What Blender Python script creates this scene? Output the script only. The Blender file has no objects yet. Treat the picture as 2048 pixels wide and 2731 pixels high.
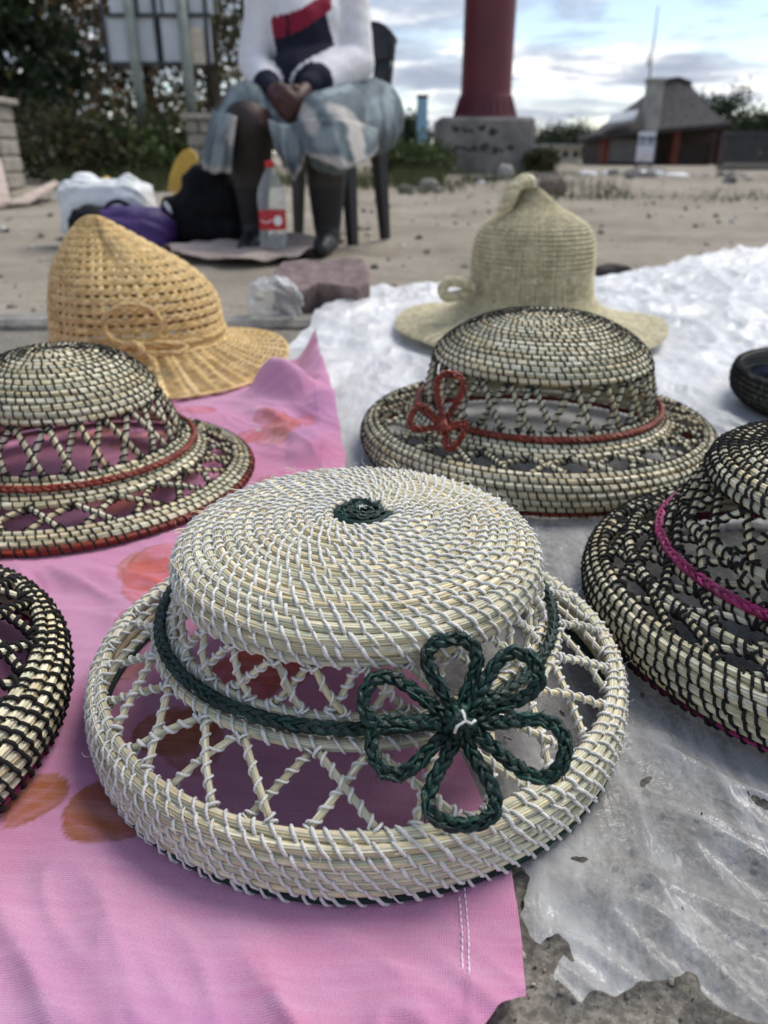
import bpy, math, random
import numpy as np
from mathutils import Vector, Matrix
rng = np.random.default_rng(7); random.seed(7)
SC = bpy.context.scene; COL = SC.collection
PI = math.pi
# ------------------------------------------------------------------ camera, sky, sun, exposure
F = 2051.0; PITCH = math.radians(25.0); CAMH = 0.35            # photo geometry: 2048 x 2731 px
cam = bpy.data.cameras.new('camera'); camo = bpy.data.objects.new('camera', cam); COL.objects.link(camo)
camo.location = (0, 0, CAMH); camo.rotation_euler = (PI/2 - PITCH, 0, 0)
cam.sensor_fit = 'VERTICAL'; cam.sensor_height = 34.62; cam.lens = 26.0
cam.clip_start = 0.01; cam.clip_end = 2000
cam.dof.use_dof = True; cam.dof.focus_distance = 0.46; cam.dof.aperture_fstop = 26.0/3.5
SC.camera = camo
SUN_AZ, SUN_EL = math.radians(50), math.radians(56)
sund = Vector((math.sin(SUN_AZ)*math.cos(SUN_EL), math.cos(SUN_AZ)*math.cos(SUN_EL), math.sin(SUN_EL)))
sl = bpy.data.lights.new('sun', 'SUN'); sl.energy = 1.5; sl.angle = math.radians(32); sl.color = (1, .945, .86)
so = bpy.data.objects.new('sun', sl); COL.objects.link(so); so.rotation_euler = (-sund).to_track_quat('-Z', 'Y').to_euler()
SC.view_settings.view_transform = 'Standard'; SC.view_settings.look = 'None'
SC.view_settings.exposure = 1.12; SC.view_settings.gamma = 1.0; SC.view_settings.use_curve_mapping = False
SC.cycles.use_denoising = True; SC.cycles.max_bounces = 8; SC.cycles.transparent_max_bounces = 16
SC.cycles.sample_clamp_indirect = 8

class NT:                                                       # tiny node helper
    def __init__(s, tree): s.t = tree; s.n = tree.nodes; s.l = tree.links
    def add(s, typ, ins=None, **kw):
        n = s.n.new(typ)
        for k, v in kw.items(): setattr(n, k, v)
        for k, v in (ins or {}).items():
            i = n.inputs[k]
            if isinstance(v, bpy.types.NodeSocket): s.l.new(v, i)
            else:
                try: i.default_value = v
                except Exception: i.default_value = (*v, 1)
        return n
    def math(s, op, a, b=0.0, c=None, clamp=False):
        d = {0: a, 1: b}
        if c is not None: d[2] = c
        return s.add('ShaderNodeMath', d, operation=op, use_clamp=clamp).outputs[0]
    def mix(s, f, a, b, mode='MIX'):
        n = s.n.new('ShaderNodeMix'); n.data_type = 'RGBA'; n.blend_type = mode
        for i, v in ((0, f), (6, a), (7, b)):
            if isinstance(v, bpy.types.NodeSocket): s.l.new(v, n.inputs[i])
            else: n.inputs[i].default_value = v if i == 0 or len(v) == 4 else (*v, 1)
        return n.outputs[2]
    def noise(s, vec, scale, detail=4, rough=.55, dist=0.0):
        d = {'Scale': scale, 'Detail': detail, 'Roughness': rough, 'Distortion': dist}
        if vec is not None: d['Vector'] = vec
        return s.add('ShaderNodeTexNoise', d).outputs[0]
    def ramp(s, f, stops):
        n = s.n.new('ShaderNodeValToRGB'); s.l.new(f, n.inputs[0]); e = n.color_ramp.elements
        while len(e) < len(stops): e.new(.5)
        for q, (p, c) in zip(e, stops):
            q.position = p; q.color = (c, c, c, 1) if isinstance(c, (int, float)) else (*c, 1)
        return n.outputs[0]

world = bpy.data.worlds.new('World'); SC.world = world; world.use_nodes = True
W = NT(world.node_tree); W.n.clear()
sky = W.add('ShaderNodeTexSky', sky_type='NISHITA', sun_disc=False, sun_elevation=SUN_EL, sun_rotation=SUN_AZ,
            altitude=1600, air_density=1.0, dust_density=1.2, ozone_density=1.0)
tc = W.add('ShaderNodeTexCoord').outputs['Generated']
sp = W.add('ShaderNodeSeparateXYZ', {0: tc})
den = W.math('ADD', W.math('MAXIMUM', sp.outputs[2], 0.0), 0.10)
cv = W.add('ShaderNodeCombineXYZ', {0: W.math('DIVIDE', sp.outputs[0], den), 1: W.math('DIVIDE', sp.outputs[1], den), 2: 3.3}).outputs[0]
mask = W.ramp(W.noise(cv, 0.8, 8, .56, .3), [(.42, 0.0), (.49, .7), (.58, 1.0)])
thick = W.noise(W.add('ShaderNodeMapping', {0: cv, 1: (4.1, 2.3, .7)}).outputs[0], 1.3, 7, .58, .2)
ccol = W.ramp(thick, [(.34, (7.6, 7.3, 6.8)), (.43, (4.2, 4.25, 4.4)), (.49, (2.1, 2.35, 2.85)), (.60, (1.25, 1.55, 2.15))])
vdot = W.add('ShaderNodeVectorMath', {0: tc, 1: tuple(sund)}, operation='DOT_PRODUCT').outputs['Value']
glow = W.math('POWER', W.math('MAXIMUM', vdot, 0.0), 9.0)
ccol2 = W.mix(1.0, ccol, W.mix(glow, (1, 1, 1, 1), (1.9, 1.8, 1.62, 1)), 'MULTIPLY')
skyc = W.mix(1.0, sky.outputs[0], (.70, .67, .64, 1), 'MULTIPLY')
allc = W.mix(mask, skyc, ccol2)
hz = W.math('POWER', W.math('SUBTRACT', 1.0, W.math('MINIMUM', W.math('MAXIMUM', sp.outputs[2], 0.0), 1.0)), 14.0)
allc = W.mix(W.math('MULTIPLY', hz, .35), allc, (5.2, 4.95, 4.5, 1))
bg = W.add('ShaderNodeBackground', {0: allc, 1: 0.12})
W.add('ShaderNodeOutputWorld', {0: bg.outputs[0]})

# ------------------------------------------------------------------ picture geometry helpers (units: metres; S: 1659-px view of the photo)
S = 2048/1659
def at(u, v, Y):                                                # point that a 1659-wide pixel shows on the plane y = Y
    a = (u*S-1024)/F; b = (1365.5-v*S)/F
    dy = math.cos(PITCH)+b*math.sin(PITCH); dz = -math.sin(PITCH)+b*math.cos(PITCH); t = Y/dy
    return np.array((a*t, Y, CAMH+dz*t))
def gnd(u, v, z=0.0):
    a = (u*S-1024)/F; b = (1365.5-v*S)/F
    dy = math.cos(PITCH)+b*math.sin(PITCH); dz = -math.sin(PITCH)+b*math.cos(PITCH); t = (z-CAMH)/dz
    return np.array((a*t, dy*t, z))

# ------------------------------------------------------------------ numpy noise
def _hash(i, j, s):
    h = (i.astype(np.int64)*374761393 + j.astype(np.int64)*668265263 + s*974711) & 0x7fffffff
    h = ((h ^ (h >> 13))*1274126177) & 0x7fffffff
    return ((h ^ (h >> 16)) & 0xffff)/65535.0*2*PI
def pn(x, y, s=0):                                              # gradient noise about -0.7..0.7
    x = np.asarray(x, float); y = np.asarray(y, float)
    i = np.floor(x).astype(np.int64); j = np.floor(y).astype(np.int64); fx = x-i; fy = y-j
    u = fx*fx*fx*(fx*(fx*6-15)+10); w = fy*fy*fy*(fy*(fy*6-15)+10)
    def g(a, b):
        t = _hash(i+a, j+b, s); return np.cos(t)*(fx-a)+np.sin(t)*(fy-b)
    return (g(0,0)*(1-u)+g(1,0)*u)*(1-w)+(g(0,1)*(1-u)+g(1,1)*u)*w
def fbm(x, y, s=0, o=4):
    r = 0; a = 1.0
    for k in range(o): r = r+a*pn(x*2**k, y*2**k, s+k*17); a *= .5
    return r
def sstep(a, b, x):
    t = np.clip((x-a)/(b-a), 0, 1); return t*t*(3-2*t)

# ------------------------------------------------------------------ mesh helpers
def tag(o, label=None, cat=None, group=None, kind=None):
    if label: o['label'] = label
    if cat: o['category'] = cat
    if group: o['group'] = group
    if kind: o['kind'] = kind
    return o
def empty(name, loc=(0,0,0), label=None, cat=None, group=None):
    o = bpy.data.objects.new(name, None); o.empty_display_size = .05; COL.objects.link(o); o.location = loc
    return tag(o, label, cat, group)
def mkmesh(name, V, Fs, col=None, smooth=True, fmat=None):
    V = np.ascontiguousarray(V, dtype=np.float32).reshape(-1, 3)
    if not isinstance(Fs, (list, tuple)) or (len(Fs) and not isinstance(Fs[0], np.ndarray)): Fs = [np.asarray(Fs)]
    Fs = [np.asarray(f, dtype=np.int32) for f in Fs if len(f)]
    me = bpy.data.meshes.new(name); me.vertices.add(len(V)); me.vertices.foreach_set('co', V.ravel())
    nl = sum(f.size for f in Fs); npoly = sum(len(f) for f in Fs)
    me.loops.add(nl); me.loops.foreach_set('vertex_index', np.concatenate([f.ravel() for f in Fs]))
    me.polygons.add(npoly); st = []; o = 0
    for f in Fs: st.append(o+np.arange(len(f))*f.shape[1]); o += f.size
    me.polygons.foreach_set('loop_start', np.concatenate(st).astype(np.int32))
    if fmat is not None: me.polygons.foreach_set('material_index', np.asarray(fmat, dtype=np.int32))
    me.update(calc_edges=True)
    me.polygons.foreach_set('use_smooth', np.full(npoly, smooth))
    if col is not None:
        c = np.ones((len(V), 4), np.float32); c[:, :3] = np.asarray(col).reshape(-1, 3)
        me.color_attributes.new('Col', 'FLOAT_COLOR', 'POINT').data.foreach_set('color', c.ravel())
    return me
def obj(name, me, mat=None, parent=None, loc=None, rot=None):
    o = bpy.data.objects.new(name, me); COL.objects.link(o)
    if mat is not None:
        for m in (mat if isinstance(mat, (list, tuple)) else [mat]):
            if m.name not in me.materials: me.materials.append(m)
    if parent is not None: o.parent = parent
    if loc is not None: o.location = loc
    if rot is not None: o.rotation_euler = rot
    return o
class MB:                                                       # collects pieces of ONE part
    def __init__(s): s.V = []; s.Q = []; s.T = []; s.C = []; s.n = 0
    def add(s, V, Q=None, T=None, col=None):
        V = np.asarray(V, float).reshape(-1, 3)
        if Q is not None and len(Q): s.Q.append(np.asarray(Q)+s.n)
        if T is not None and len(T): s.T.append(np.asarray(T)+s.n)
        s.V.append(V); s.n += len(V)
        s.C.append(np.broadcast_to(np.asarray((1,1,1) if col is None else col, float), (len(V), 3)) if np.ndim(col) < 2 else np.asarray(col))
        return s
    def box(s, a, b, col=None, rz=0.0, piv=None, bev=0.0):
        a = np.asarray(a, float); b = np.asarray(b, float); c = (a+b)/2; h = (b-a)/2
        if bev > 0:
            bv = min(bev, min(h)*.9); P = []
            for sx in (-1,1):
                for sy in (-1,1):
                    for sz in (-1,1):
                        P += [(sx*(h[0]-bv), sy*(h[1]-bv), sz*h[2]), (sx*(h[0]-bv), sy*h[1], sz*(h[2]-bv)), (sx*h[0], sy*(h[1]-bv), sz*(h[2]-bv))]
            V, Fq, Ft = hull(np.array(P))
            V = rotz(V, rz)+c; return s.add(V, Fq, Ft, col)
        V = np.array([(x, y, z) for x in (-1,1) for y in (-1,1) for z in (-1,1)])*h
        return s.add(rotz(V, rz)+c, [(0,1,3,2),(4,6,7,5),(0,4,5,1),(2,3,7,6),(0,2,6,4),(1,5,7,3)], None, col)
    def tube(s, P, R, sides=8, closed=False, caps=True, col=None, **k):
        V, Q, T = tube(P, R, sides, closed, caps, **k); return s.add(V, Q, T, col)
    def mesh(s, name, smooth=True, color=True):
        Fs = []
        if s.Q: Fs.append(np.concatenate(s.Q))
        if s.T: Fs.append(np.concatenate(s.T))
        return mkmesh(name, np.concatenate(s.V), Fs, np.concatenate(s.C) if color else None, smooth)
    def build(s, name, mat, parent=None, smooth=True, loc=None, rot=None):
        return obj(name, s.mesh(name, smooth), mat, parent, loc, rot)
def rotz(V, a):
    V = np.asarray(V, float)
    if not a: return V
    c, sn = math.cos(a), math.sin(a); R = np.array([[c,-sn,0],[sn,c,0],[0,0,1]]); return V@R.T
def hull(P):
    import bmesh
    bm = bmesh.new()
    for p in P: bm.verts.new(p)
    r = bmesh.ops.convex_hull(bm, input=bm.verts); bm.verts.index_update(); bm.verts.ensure_lookup_table()
    bmesh.ops.delete(bm, geom=[v for v in bm.verts if not v.link_faces], context='VERTS'); bm.verts.index_update()
    V = np.array([v.co[:] for v in bm.verts]); T = [tuple(v.index for v in f.verts) for f in bm.faces]; bm.free()
    return V, None, np.array(T)
def frames(P, closed=False, up=None):
    P = np.asarray(P, float); n = len(P)
    T = (np.roll(P,-1,0)-np.roll(P,1,0)) if closed else np.gradient(P, axis=0)
    T /= np.linalg.norm(T, axis=1, keepdims=True)+1e-12
    if up is not None:
        U = np.broadcast_to(np.asarray(up, float), P.shape); N = U-(U*T).sum(1, keepdims=True)*T
    else:
        a = np.array((0,0,1.)) if abs(T[0,2]) < .9 else np.array((1.,0,0)); N = np.zeros_like(P); N[0] = a-T[0]*a.dot(T[0])
        for i in range(1, n): N[i] = N[i-1]-T[i]*N[i-1].dot(T[i]); N[i] /= np.linalg.norm(N[i])+1e-12
    N /= np.linalg.norm(N, axis=1, keepdims=True)+1e-12
    return T, N, np.cross(T, N)
def tube(P, R, sides=8, closed=False, caps=True, up=None, prof=None, flat=1.0, twist=0.0):
    P = np.asarray(P, float); n = len(P); R = np.broadcast_to(np.asarray(R, float), (n,))
    T, N, B = frames(P, closed, up)
    ph = np.arange(sides)*2*PI/sides; ph = ph[None]+np.linspace(0, twist, n)[:, None]
    pr = 1.0 if prof is None else np.asarray(prof)[None]
    V = P[:,None]+(R[:,None]*np.cos(ph)*pr)[:,:,None]*N[:,None]+(R[:,None]*np.sin(ph)*pr*flat)[:,:,None]*B[:,None]
    V = V.reshape(-1,3); m = n if closed else n-1
    i = np.arange(m)[:,None]; j = np.arange(sides)[None]; i2 = (i+1)%n; j2 = (j+1)%sides
    Q = np.stack([i*sides+j, i*sides+j2, i2*sides+j2, i2*sides+j], -1).reshape(-1,4)
    Tt = []
    if caps and not closed:
        V = np.concatenate([V, P[:1], P[-1:]]); a = n*sides
        jj = np.arange(sides); Tt = np.concatenate([np.stack([np.full(sides,a), (jj+1)%sides, jj],-1), np.stack([np.full(sides,a+1), (n-1)*sides+jj, (n-1)*sides+(jj+1)%sides],-1)])
    return V, Q, Tt
def lathe(prof, n=32, caps=False):                              # prof [(r,z)] -> V,Q
    prof = np.asarray(prof, float); th = np.arange(n)*2*PI/n
    V = np.stack([prof[:,None,0]*np.cos(th), prof[:,None,0]*np.sin(th), np.broadcast_to(prof[:,None,1], (len(prof), n))], -1).reshape(-1,3)
    i = np.arange(len(prof)-1)[:,None]; j = np.arange(n)[None]; j2 = (j+1)%n
    return V, np.stack([i*n+j, i*n+j2, (i+1)*n+j2, (i+1)*n+j], -1).reshape(-1,4)
def spline(pts, n):                                             # Catmull-Rom
    P = np.asarray(pts, float); P = np.vstack([2*P[0]-P[1], P, 2*P[-1]-P[-2]]); t = np.linspace(0, len(P)-3-1e-9, n); i = t.astype(int); f = (t-i)[:,None]
    a, b, c, d = P[i], P[i+1], P[i+2], P[i+3]
    return .5*((2*b)+(-a+c)*f+(2*a-5*b+4*c-d)*f*f+(-a+3*b-3*c+d)*f**3)
def grid_quads(nx, ny):                                         # vertices indexed [iy*nx+ix]
    i = np.arange(ny-1)[:,None]; j = np.arange(nx-1)[None]
    return np.stack([i*nx+j, i*nx+j+1, (i+1)*nx+j+1, (i+1)*nx+j], -1).reshape(-1,4)

# ------------------------------------------------------------------ materials
def mat(name, base=(.5,.5,.5), rough=.6, var=.15, scale=20.0, bump=0.0, bscale=60.0, attr=False, metal=0.0, spec=.5, sub=None, coat=0, aniso=None, hue=None):
    m = bpy.data.materials.new(name); m.use_nodes = True; N = NT(m.node_tree); N.n.clear()
    tcn = N.add('ShaderNodeTexCoord').outputs['Object']
    if aniso: tcn = N.add('ShaderNodeMapping', {0: tcn, 3: aniso}).outputs[0]
    nz = N.noise(tcn, scale, 5, .6)
    b = N.add('ShaderNodeAttribute', attribute_name='Col').outputs[0] if attr else None
    lo = tuple(c*(1-var*1.6) for c in base); hi = tuple(min(1, c*(1+var*1.2)) for c in (hue or base))
    f = N.ramp(nz, [(.3, 0.0), (.7, 1.0)])
    if attr: c = N.mix(1.0, b, N.mix(f, (1-var*1.6,)*3, (min(1.4, 1+var*1.2),)*3), 'MULTIPLY')
    else: c = N.mix(f, lo, hi)
    d = {'Base Color': c, 'Roughness': rough, 'Metallic': metal, 'Specular IOR Level': spec, 'Coat Weight': coat}
    if bump:
        d['Normal'] = N.add('ShaderNodeBump', {'Strength': bump, 'Distance': .01, 'Height': N.noise(tcn, bscale, 4, .6)}).outputs[0]
    if sub: d['Subsurface Weight'] = sub
    p = N.add('ShaderNodeBsdfPrincipled', d); N.add('ShaderNodeOutputMaterial', {0: p.outputs[0]})
    return m
M = {}
M['straw'] = mat('straw', rough=.55, var=.10, scale=45, attr=True, bump=.15, bscale=500, spec=.35)
M['white_thread'] = mat('white_thread', (.86,.85,.81), .85, .07, 150, bump=.5, bscale=900, spec=.2)
M['black_thread'] = mat('black_thread', (.018,.017,.017), .8, .25, 150, bump=.4, bscale=700, spec=.25)
M['leaf_strip'] = mat('leaf_strip', rough=.36, var=.22, scale=70, attr=True, bump=.35, bscale=260, spec=.45)
M['tan_weave'] = mat('tan_weave', rough=.62, var=.16, scale=60, attr=True, bump=.5, bscale=420, spec=.3)
# ------------------------------------------------------------------ the setting
HATS = [(-.0174,.444,.1765), (.366,.522,.200), (.192,.935,.220), (-.360,.835,.203), (-.392,.372,.186), (-.430,1.36,.262), (.30,1.62,.28), (.69,1.10,.165)]
def hatmask(x, y):                                              # small wrinkles are pressed flat under the hats
    m = np.ones_like(x)
    for cx, cy, r in HATS:
        d = np.hypot(x-cx, y-cy); m = np.minimum(m, .15+.85*sstep(r+.005, r+.06, d))
    return m
def ground_material():
    m = bpy.data.materials.new('sand'); m.use_nodes = True; N = NT(m.node_tree); N.n.clear()
    co = N.add('ShaderNodeTexCoord').outputs['Object']
    a = N.noise(co, 1.3, 6, .6); b = N.noise(co, 14, 6, .65); c = N.noise(co, 120, 4, .7)
    col = N.ramp(a, [(.3, (.215,.185,.145)), (.5, (.325,.285,.23)), (.7, (.40,.36,.30))])
    col = N.mix(N.math('MULTIPLY', N.ramp(b, [(.45, 0.0), (.72, 1.0)]), .55), col, (.22,.185,.14))
    col = N.mix(N.ramp(c, [(.60, 0.0), (.75, .75)]), col, (.14,.12,.10))
    vo = N.add('ShaderNodeTexVoronoi', {'Vector': co, 'Scale': 9.0})
    far = N.ramp(vo.outputs['Distance'], [(.05, 1.0), (.12, 0.0)])
    col = N.mix(N.math('MULTIPLY', far, .45), col, (.55,.52,.48)); d2 = N.noise(N.add('ShaderNodeMapping', {0: co, 3: (.55,1.5,1)}).outputs[0], 1.0, 7, .68, .4); col = N.mix(N.ramp(d2, [(.52, 0.0), (.68, .6)]), col, (.20,.18,.15))
    h = N.math('ADD', N.math('MULTIPLY', b, .6), N.math('MULTIPLY', c, .35))
    bp = N.add('ShaderNodeBump', {'Strength': .7, 'Distance': .03, 'Height': h})
    p = N.add('ShaderNodeBsdfPrincipled', {'Base Color': col, 'Roughness': .95, 'Specular IOR Level': .2, 'Normal': bp.outputs[0]})
    N.add('ShaderNodeOutputMaterial', {0: p.outputs[0]}); return m
def pavement_material():
    m = bpy.data.materials.new('rough_concrete'); m.use_nodes = True; N = NT(m.node_tree); N.n.clear()
    co = N.add('ShaderNodeTexCoord').outputs['Object']
    a = N.noise(co, 18, 6, .65); g = N.add('ShaderNodeTexVoronoi', {'Vector': co, 'Scale': 260.0}); g2 = N.add('ShaderNodeTexVoronoi', {'Vector': co, 'Scale': 110.0})
    fine = N.noise(co, 700, 4, .7)
    col = N.ramp(a, [(.3, (.17,.155,.13)), (.55, (.27,.245,.205)), (.72, (.36,.33,.28))])
    sv = N.add('ShaderNodeSeparateXYZ', {0: g.outputs['Color']}).outputs[0]
    col = N.mix(.22, col, N.ramp(sv, [(0, (.09,.085,.08)), (.5, (.25,.23,.195)), (.85, (.38,.35,.29)), (1, (.50,.48,.44))]))
    col = N.mix(N.ramp(g2.outputs['Distance'], [(.0, .25), (.12, 0.0)]), col, (.14,.14,.14))
    mid_ = N.noise(co, 190, 5, .7); col = N.mix(N.ramp(mid_, [(.42, .75), (.58, 0.0)]), col, (.085,.078,.068)); col = N.mix(N.ramp(mid_, [(.58, 0.0), (.70, .6)]), col, (.40,.37,.32)); h = N.math('ADD', N.math('MULTIPLY', mid_, 1.1), N.math('ADD', N.math('MULTIPLY', fine, .4), N.math('MULTIPLY', a, .9)))
    bp = N.add('ShaderNodeBump', {'Strength': .5, 'Distance': .003, 'Height': h})
    p = N.add('ShaderNodeBsdfPrincipled', {'Base Color': col, 'Roughness': .9, 'Specular IOR Level': .3, 'Normal': bp.outputs[0]})
    N.add('ShaderNodeOutputMaterial', {0: p.outputs[0]}); return m
M['sand'] = ground_material(); M['pave'] = pavement_material()
# ground: one sheet to the horizon, finer near the camera
def graded(lim, n, k): t = np.linspace(-1, 1, n); return lim*np.sinh(k*t)/math.sinh(k)
gx = graded(900, 241, 8.5); gy = np.concatenate([[-60,-8,-1,.5,1.2], 1.5+899*(np.sinh(8.5*np.linspace(0,1,230))/math.sinh(8.5))])
X, Y = np.meshgrid(gx, gy)
def ground_z(x, y):
    f = sstep(1.9, 3.0, y)
    z = f*(.020*fbm(x*1.1, y*1.1, 3)+.016*fbm(x*4.2, y*3.4, 9)+.010*np.minimum(pn(x*7, y*5.5, 14), 0))
    z = z+.13*sstep(7.0, 8.6, y)*sstep(.3, 2.2, x)*np.exp(-((y-9.3)/1.3)**2)*(1+.5*pn(x*.6, y*.6, 5))   # low sand bank on the right
    return z-.012
g = obj('ground', mkmesh('ground', np.stack([X, Y, ground_z(X, Y)], -1), grid_quads(len(gx), len(gy))), M['sand']); tag(g, kind='structure')
# pavement slab under the hats with a worn edge
px_ = np.linspace(-2.6, 2.6, 260); py_ = np.concatenate([np.linspace(-.5, .1, 12), np.linspace(.11, .5, 120), np.linspace(.51, 1.74, 130)])
X, Y = np.meshgrid(px_, py_); Z = .0006*fbm(X*40, Y*40, 4)+.0012*fbm(X*9, Y*9, 5)-.001
Yw = Y+.012*fbm(X*7, X*0+.3, 8)*sstep(1.5, 1.74, Y)
o = obj('pavement', mkmesh('pavement', np.stack([X, Yw, Z], -1), grid_quads(len(px_), len(py_))), M['pave']); tag(o, kind='structure')
M['kerb'] = mat('kerb_concrete', (.26,.245,.22), .92, .3, 25, bump=.7, bscale=90)
kerb = empty('kerb', (0,0,0)); tag(kerb, kind='structure')
x = -2.4
while x < 1.8:
    w = .42+.1*rng.random(); mb = MB()
    h_ = .014+.007*rng.random(); mb.box((-w/2+.006,-.05,-.05), (w/2-.006,.05,h_), bev=.012)
    mb.build('kerb_stone', M['kerb'], kerb, smooth=False, loc=(x+w/2, 1.775+.008*rng.normal()+.02*x, 0), rot=(rng.normal()*.02, rng.normal()*.01, .02+rng.normal()*.02)); x += w
# loose grit on the bare concrete
def ico():
    t = (1+5**.5)/2; V = np.array([(-1,t,0),(1,t,0),(-1,-t,0),(1,-t,0),(0,-1,t),(0,1,t),(0,-1,-t),(0,1,-t),(t,0,-1),(t,0,1),(-t,0,-1),(-t,0,1)], float); V /= np.linalg.norm(V[0])
    T = np.array([(0,11,5),(0,5,1),(0,1,7),(0,7,10),(0,10,11),(1,5,9),(5,11,4),(11,10,2),(10,7,6),(7,1,8),(3,9,4),(3,4,2),(3,2,6),(3,6,8),(3,8,9),(4,9,5),(2,4,11),(6,2,10),(8,6,7),(9,8,1)]); return V, T
IV, IT = ico()
def pebbles(n, xf, yf, sf, zf, cols):
    mb = MB()
    for i in range(n):
        x_, y_ = xf(), yf(); s_ = sf(); V = IV*(s_*np.array((1,.8+.4*rng.random(),.6+.3*rng.random())))*(1+.25*rng.normal(size=(12,1)))
        V = rotz(V, rng.random()*6.3)+(x_, y_, zf(x_, y_)+s_*.25); mb.add(V, None, IT, np.array(cols[rng.integers(len(cols))])*(.7+.6*rng.random()))
    return mb
M['stone'] = mat('stone', rough=.92, var=.25, scale=40, attr=True, bump=.5, bscale=120, spec=.25)
PC = [(.28,.25,.21),(.18,.17,.16),(.38,.34,.28),(.12,.115,.11),(.32,.27,.2)]
o = pebbles(2600, lambda: rng.uniform(-.05,.55), lambda: rng.uniform(.15,.42), lambda: .0005+.0024*rng.random()**7, lambda a, b: 0, PC).build('grit', M['stone']); tag(o, 'loose grit on the bare concrete beside the pink cloth', 'grit', kind='stuff')
def zfar(a, b): return float(ground_z(np.array(a), np.array(b)))
o = pebbles(2600, lambda: rng.normal()*3.0, lambda: 1.95+9*rng.random()**1.5, lambda: .003+.02*rng.random()**5, zfar, PC+[(.6,.58,.55)]).build('gravel', M['stone']); tag(o, 'small gravel strewn over the sandy ground', 'gravel', kind='stuff')

# ------------------------------------------------------------------ plastic sheet
def pip(x, y, poly):
    c = np.zeros(x.shape, bool); P = np.asarray(poly); n = len(P)
    for i in range(n):
        x0, y0 = P[i]; x1, y1 = P[(i+1)%n]
        k = ((y0 > y) != (y1 > y)) & (x < (x1-x0)*(y-y0)/(y1-y0+1e-15)+x0); c ^= k
    return c
zz = [(350,610),(395,690),(375,850),(335,880),(345,920),(380,1010),(430,1055),(480,1010),(540,995),(600,1030),(640,1060),(655,1110),(690,1190),(640,1165),(620,1115),(570,1180),(550,1290),(640,1330),(690,1385),(740,1330),(880,1350),(930,1310),(1050,1260),(1140,1272),(1180,1205),(1235,1240),(1290,1330),(1420,1450),(1700,1560)]
nearp = [tuple(gnd((1200+a/1.956)/S, (2000+b/1.956)/S)[:2]) for a, b in zz]
farp = [tuple(gnd(u, v)[:2]) for u, v in ((1800,560),(1659,566),(1560,576),(1470,588),(1390,604),(1300,612),(1150,628),(1010,640),(900,642),(790,644),(742,688),(690,702))]
ppoly = nearp+[(1.0,.15),(2.2,.6)]+farp+[(-.22,1.30),(-.16,.9),(-.06,.5),(-.01,.33)]
def plastic_z(x, y):
    far = sstep(.75, 1.5, y); hm = hatmask(x, y)
    w1 = x+.03*pn(x*6, y*6, 21); w2 = y+.03*pn(x*6, y*6, 22)
    r1 = 1-np.abs(pn(w1*9, w2*9, 23))*2.2; r2 = 1-np.abs(pn(w1*21+3, w2*21, 24))*2.2; r3 = 1-np.abs(pn(w1*46, w2*46+7, 25))*2.2
    crump = np.clip(r1,0,1)**1.5*.016+np.clip(r2,0,1)**1.5*.0065+np.clip(r3,0,1)**1.5*.0018
    q = (x*.75+y*.66)*1.0; t_ = (-x*.66+y*.75)                     # near the camera: long folds running to the lower right
    n1 = 1-np.abs(pn(q*16, t_*4, 31))*2.4; n2 = 1-np.abs(pn(q*34, t_*9, 32))*2.4
    nearw = np.clip(n1,0,1)**2*.013+np.clip(n2,0,1)**2*.0065+.0006*pn(x*60, y*60, 33)+.0002*pn(x*150, y*150, 36)
    big = sstep(1.6, 2.3, y)*(.022+.05*sstep(.4, 1.3, x))*(.55+pn(x*2.6, y*2.6, 34))
    return .003+hm*(far*crump*.85+(1-far)*nearw)+np.maximum(big, 0)+.026*np.exp(-((y-1.80)/.13)**2)
sx = np.concatenate([np.linspace(-.25, -.02, 30), np.linspace(-.015, .50, 270), np.linspace(.506, 1.2, 120), np.linspace(1.21, 2.3, 70)])
sy = np.concatenate([np.linspace(.13, .43, 170), np.linspace(.433, 1.0, 120), np.linspace(1.008, 3.0, 200)])
X, Y = np.meshgrid(sx, sy); Zp = plastic_z(X, Y)
wx = X+.006*fbm(X*25, Y*25, 41); wy = Y+.006*fbm(X*25, Y*25, 42)
def seg_dist(x, y, poly):
    P = np.asarray(poly); d = np.full(x.shape, 9.0)
    for i in range(len(P)):
        a = P[i]; e = P[(i+1)%len(P)]-a; t = np.clip(((x-a[0])*e[0]+(y-a[1])*e[1])/(e@e+1e-12), 0, 1)
        d = np.minimum(d, np.hypot(x-a[0]-t*e[0], y-a[1]-t*e[1]))
    return d
phi = seg_dist(wx, wy, ppoly)*np.where(pip(wx, wy, ppoly), 1, -1)
for k in range(46):                                               # small rips
    hx, hy = rng.uniform(.07,.36), rng.uniform(.22,.46)
    if k > 30: hx, hy = rng.uniform(.2,.6), rng.uniform(.3,.55)
    rr = .0009+.0042*rng.random()**2.5; an = rng.random()*3; dx = (wx-hx)*math.cos(an)+(wy-hy)*math.sin(an); dy = -(wx-hx)*math.sin(an)+(wy-hy)*math.cos(an)
    phi = np.minimum(phi, np.hypot(dx/1.6, dy/.6)-rr*(1+.8*pn(wx*400, wy*400, k)))
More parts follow.
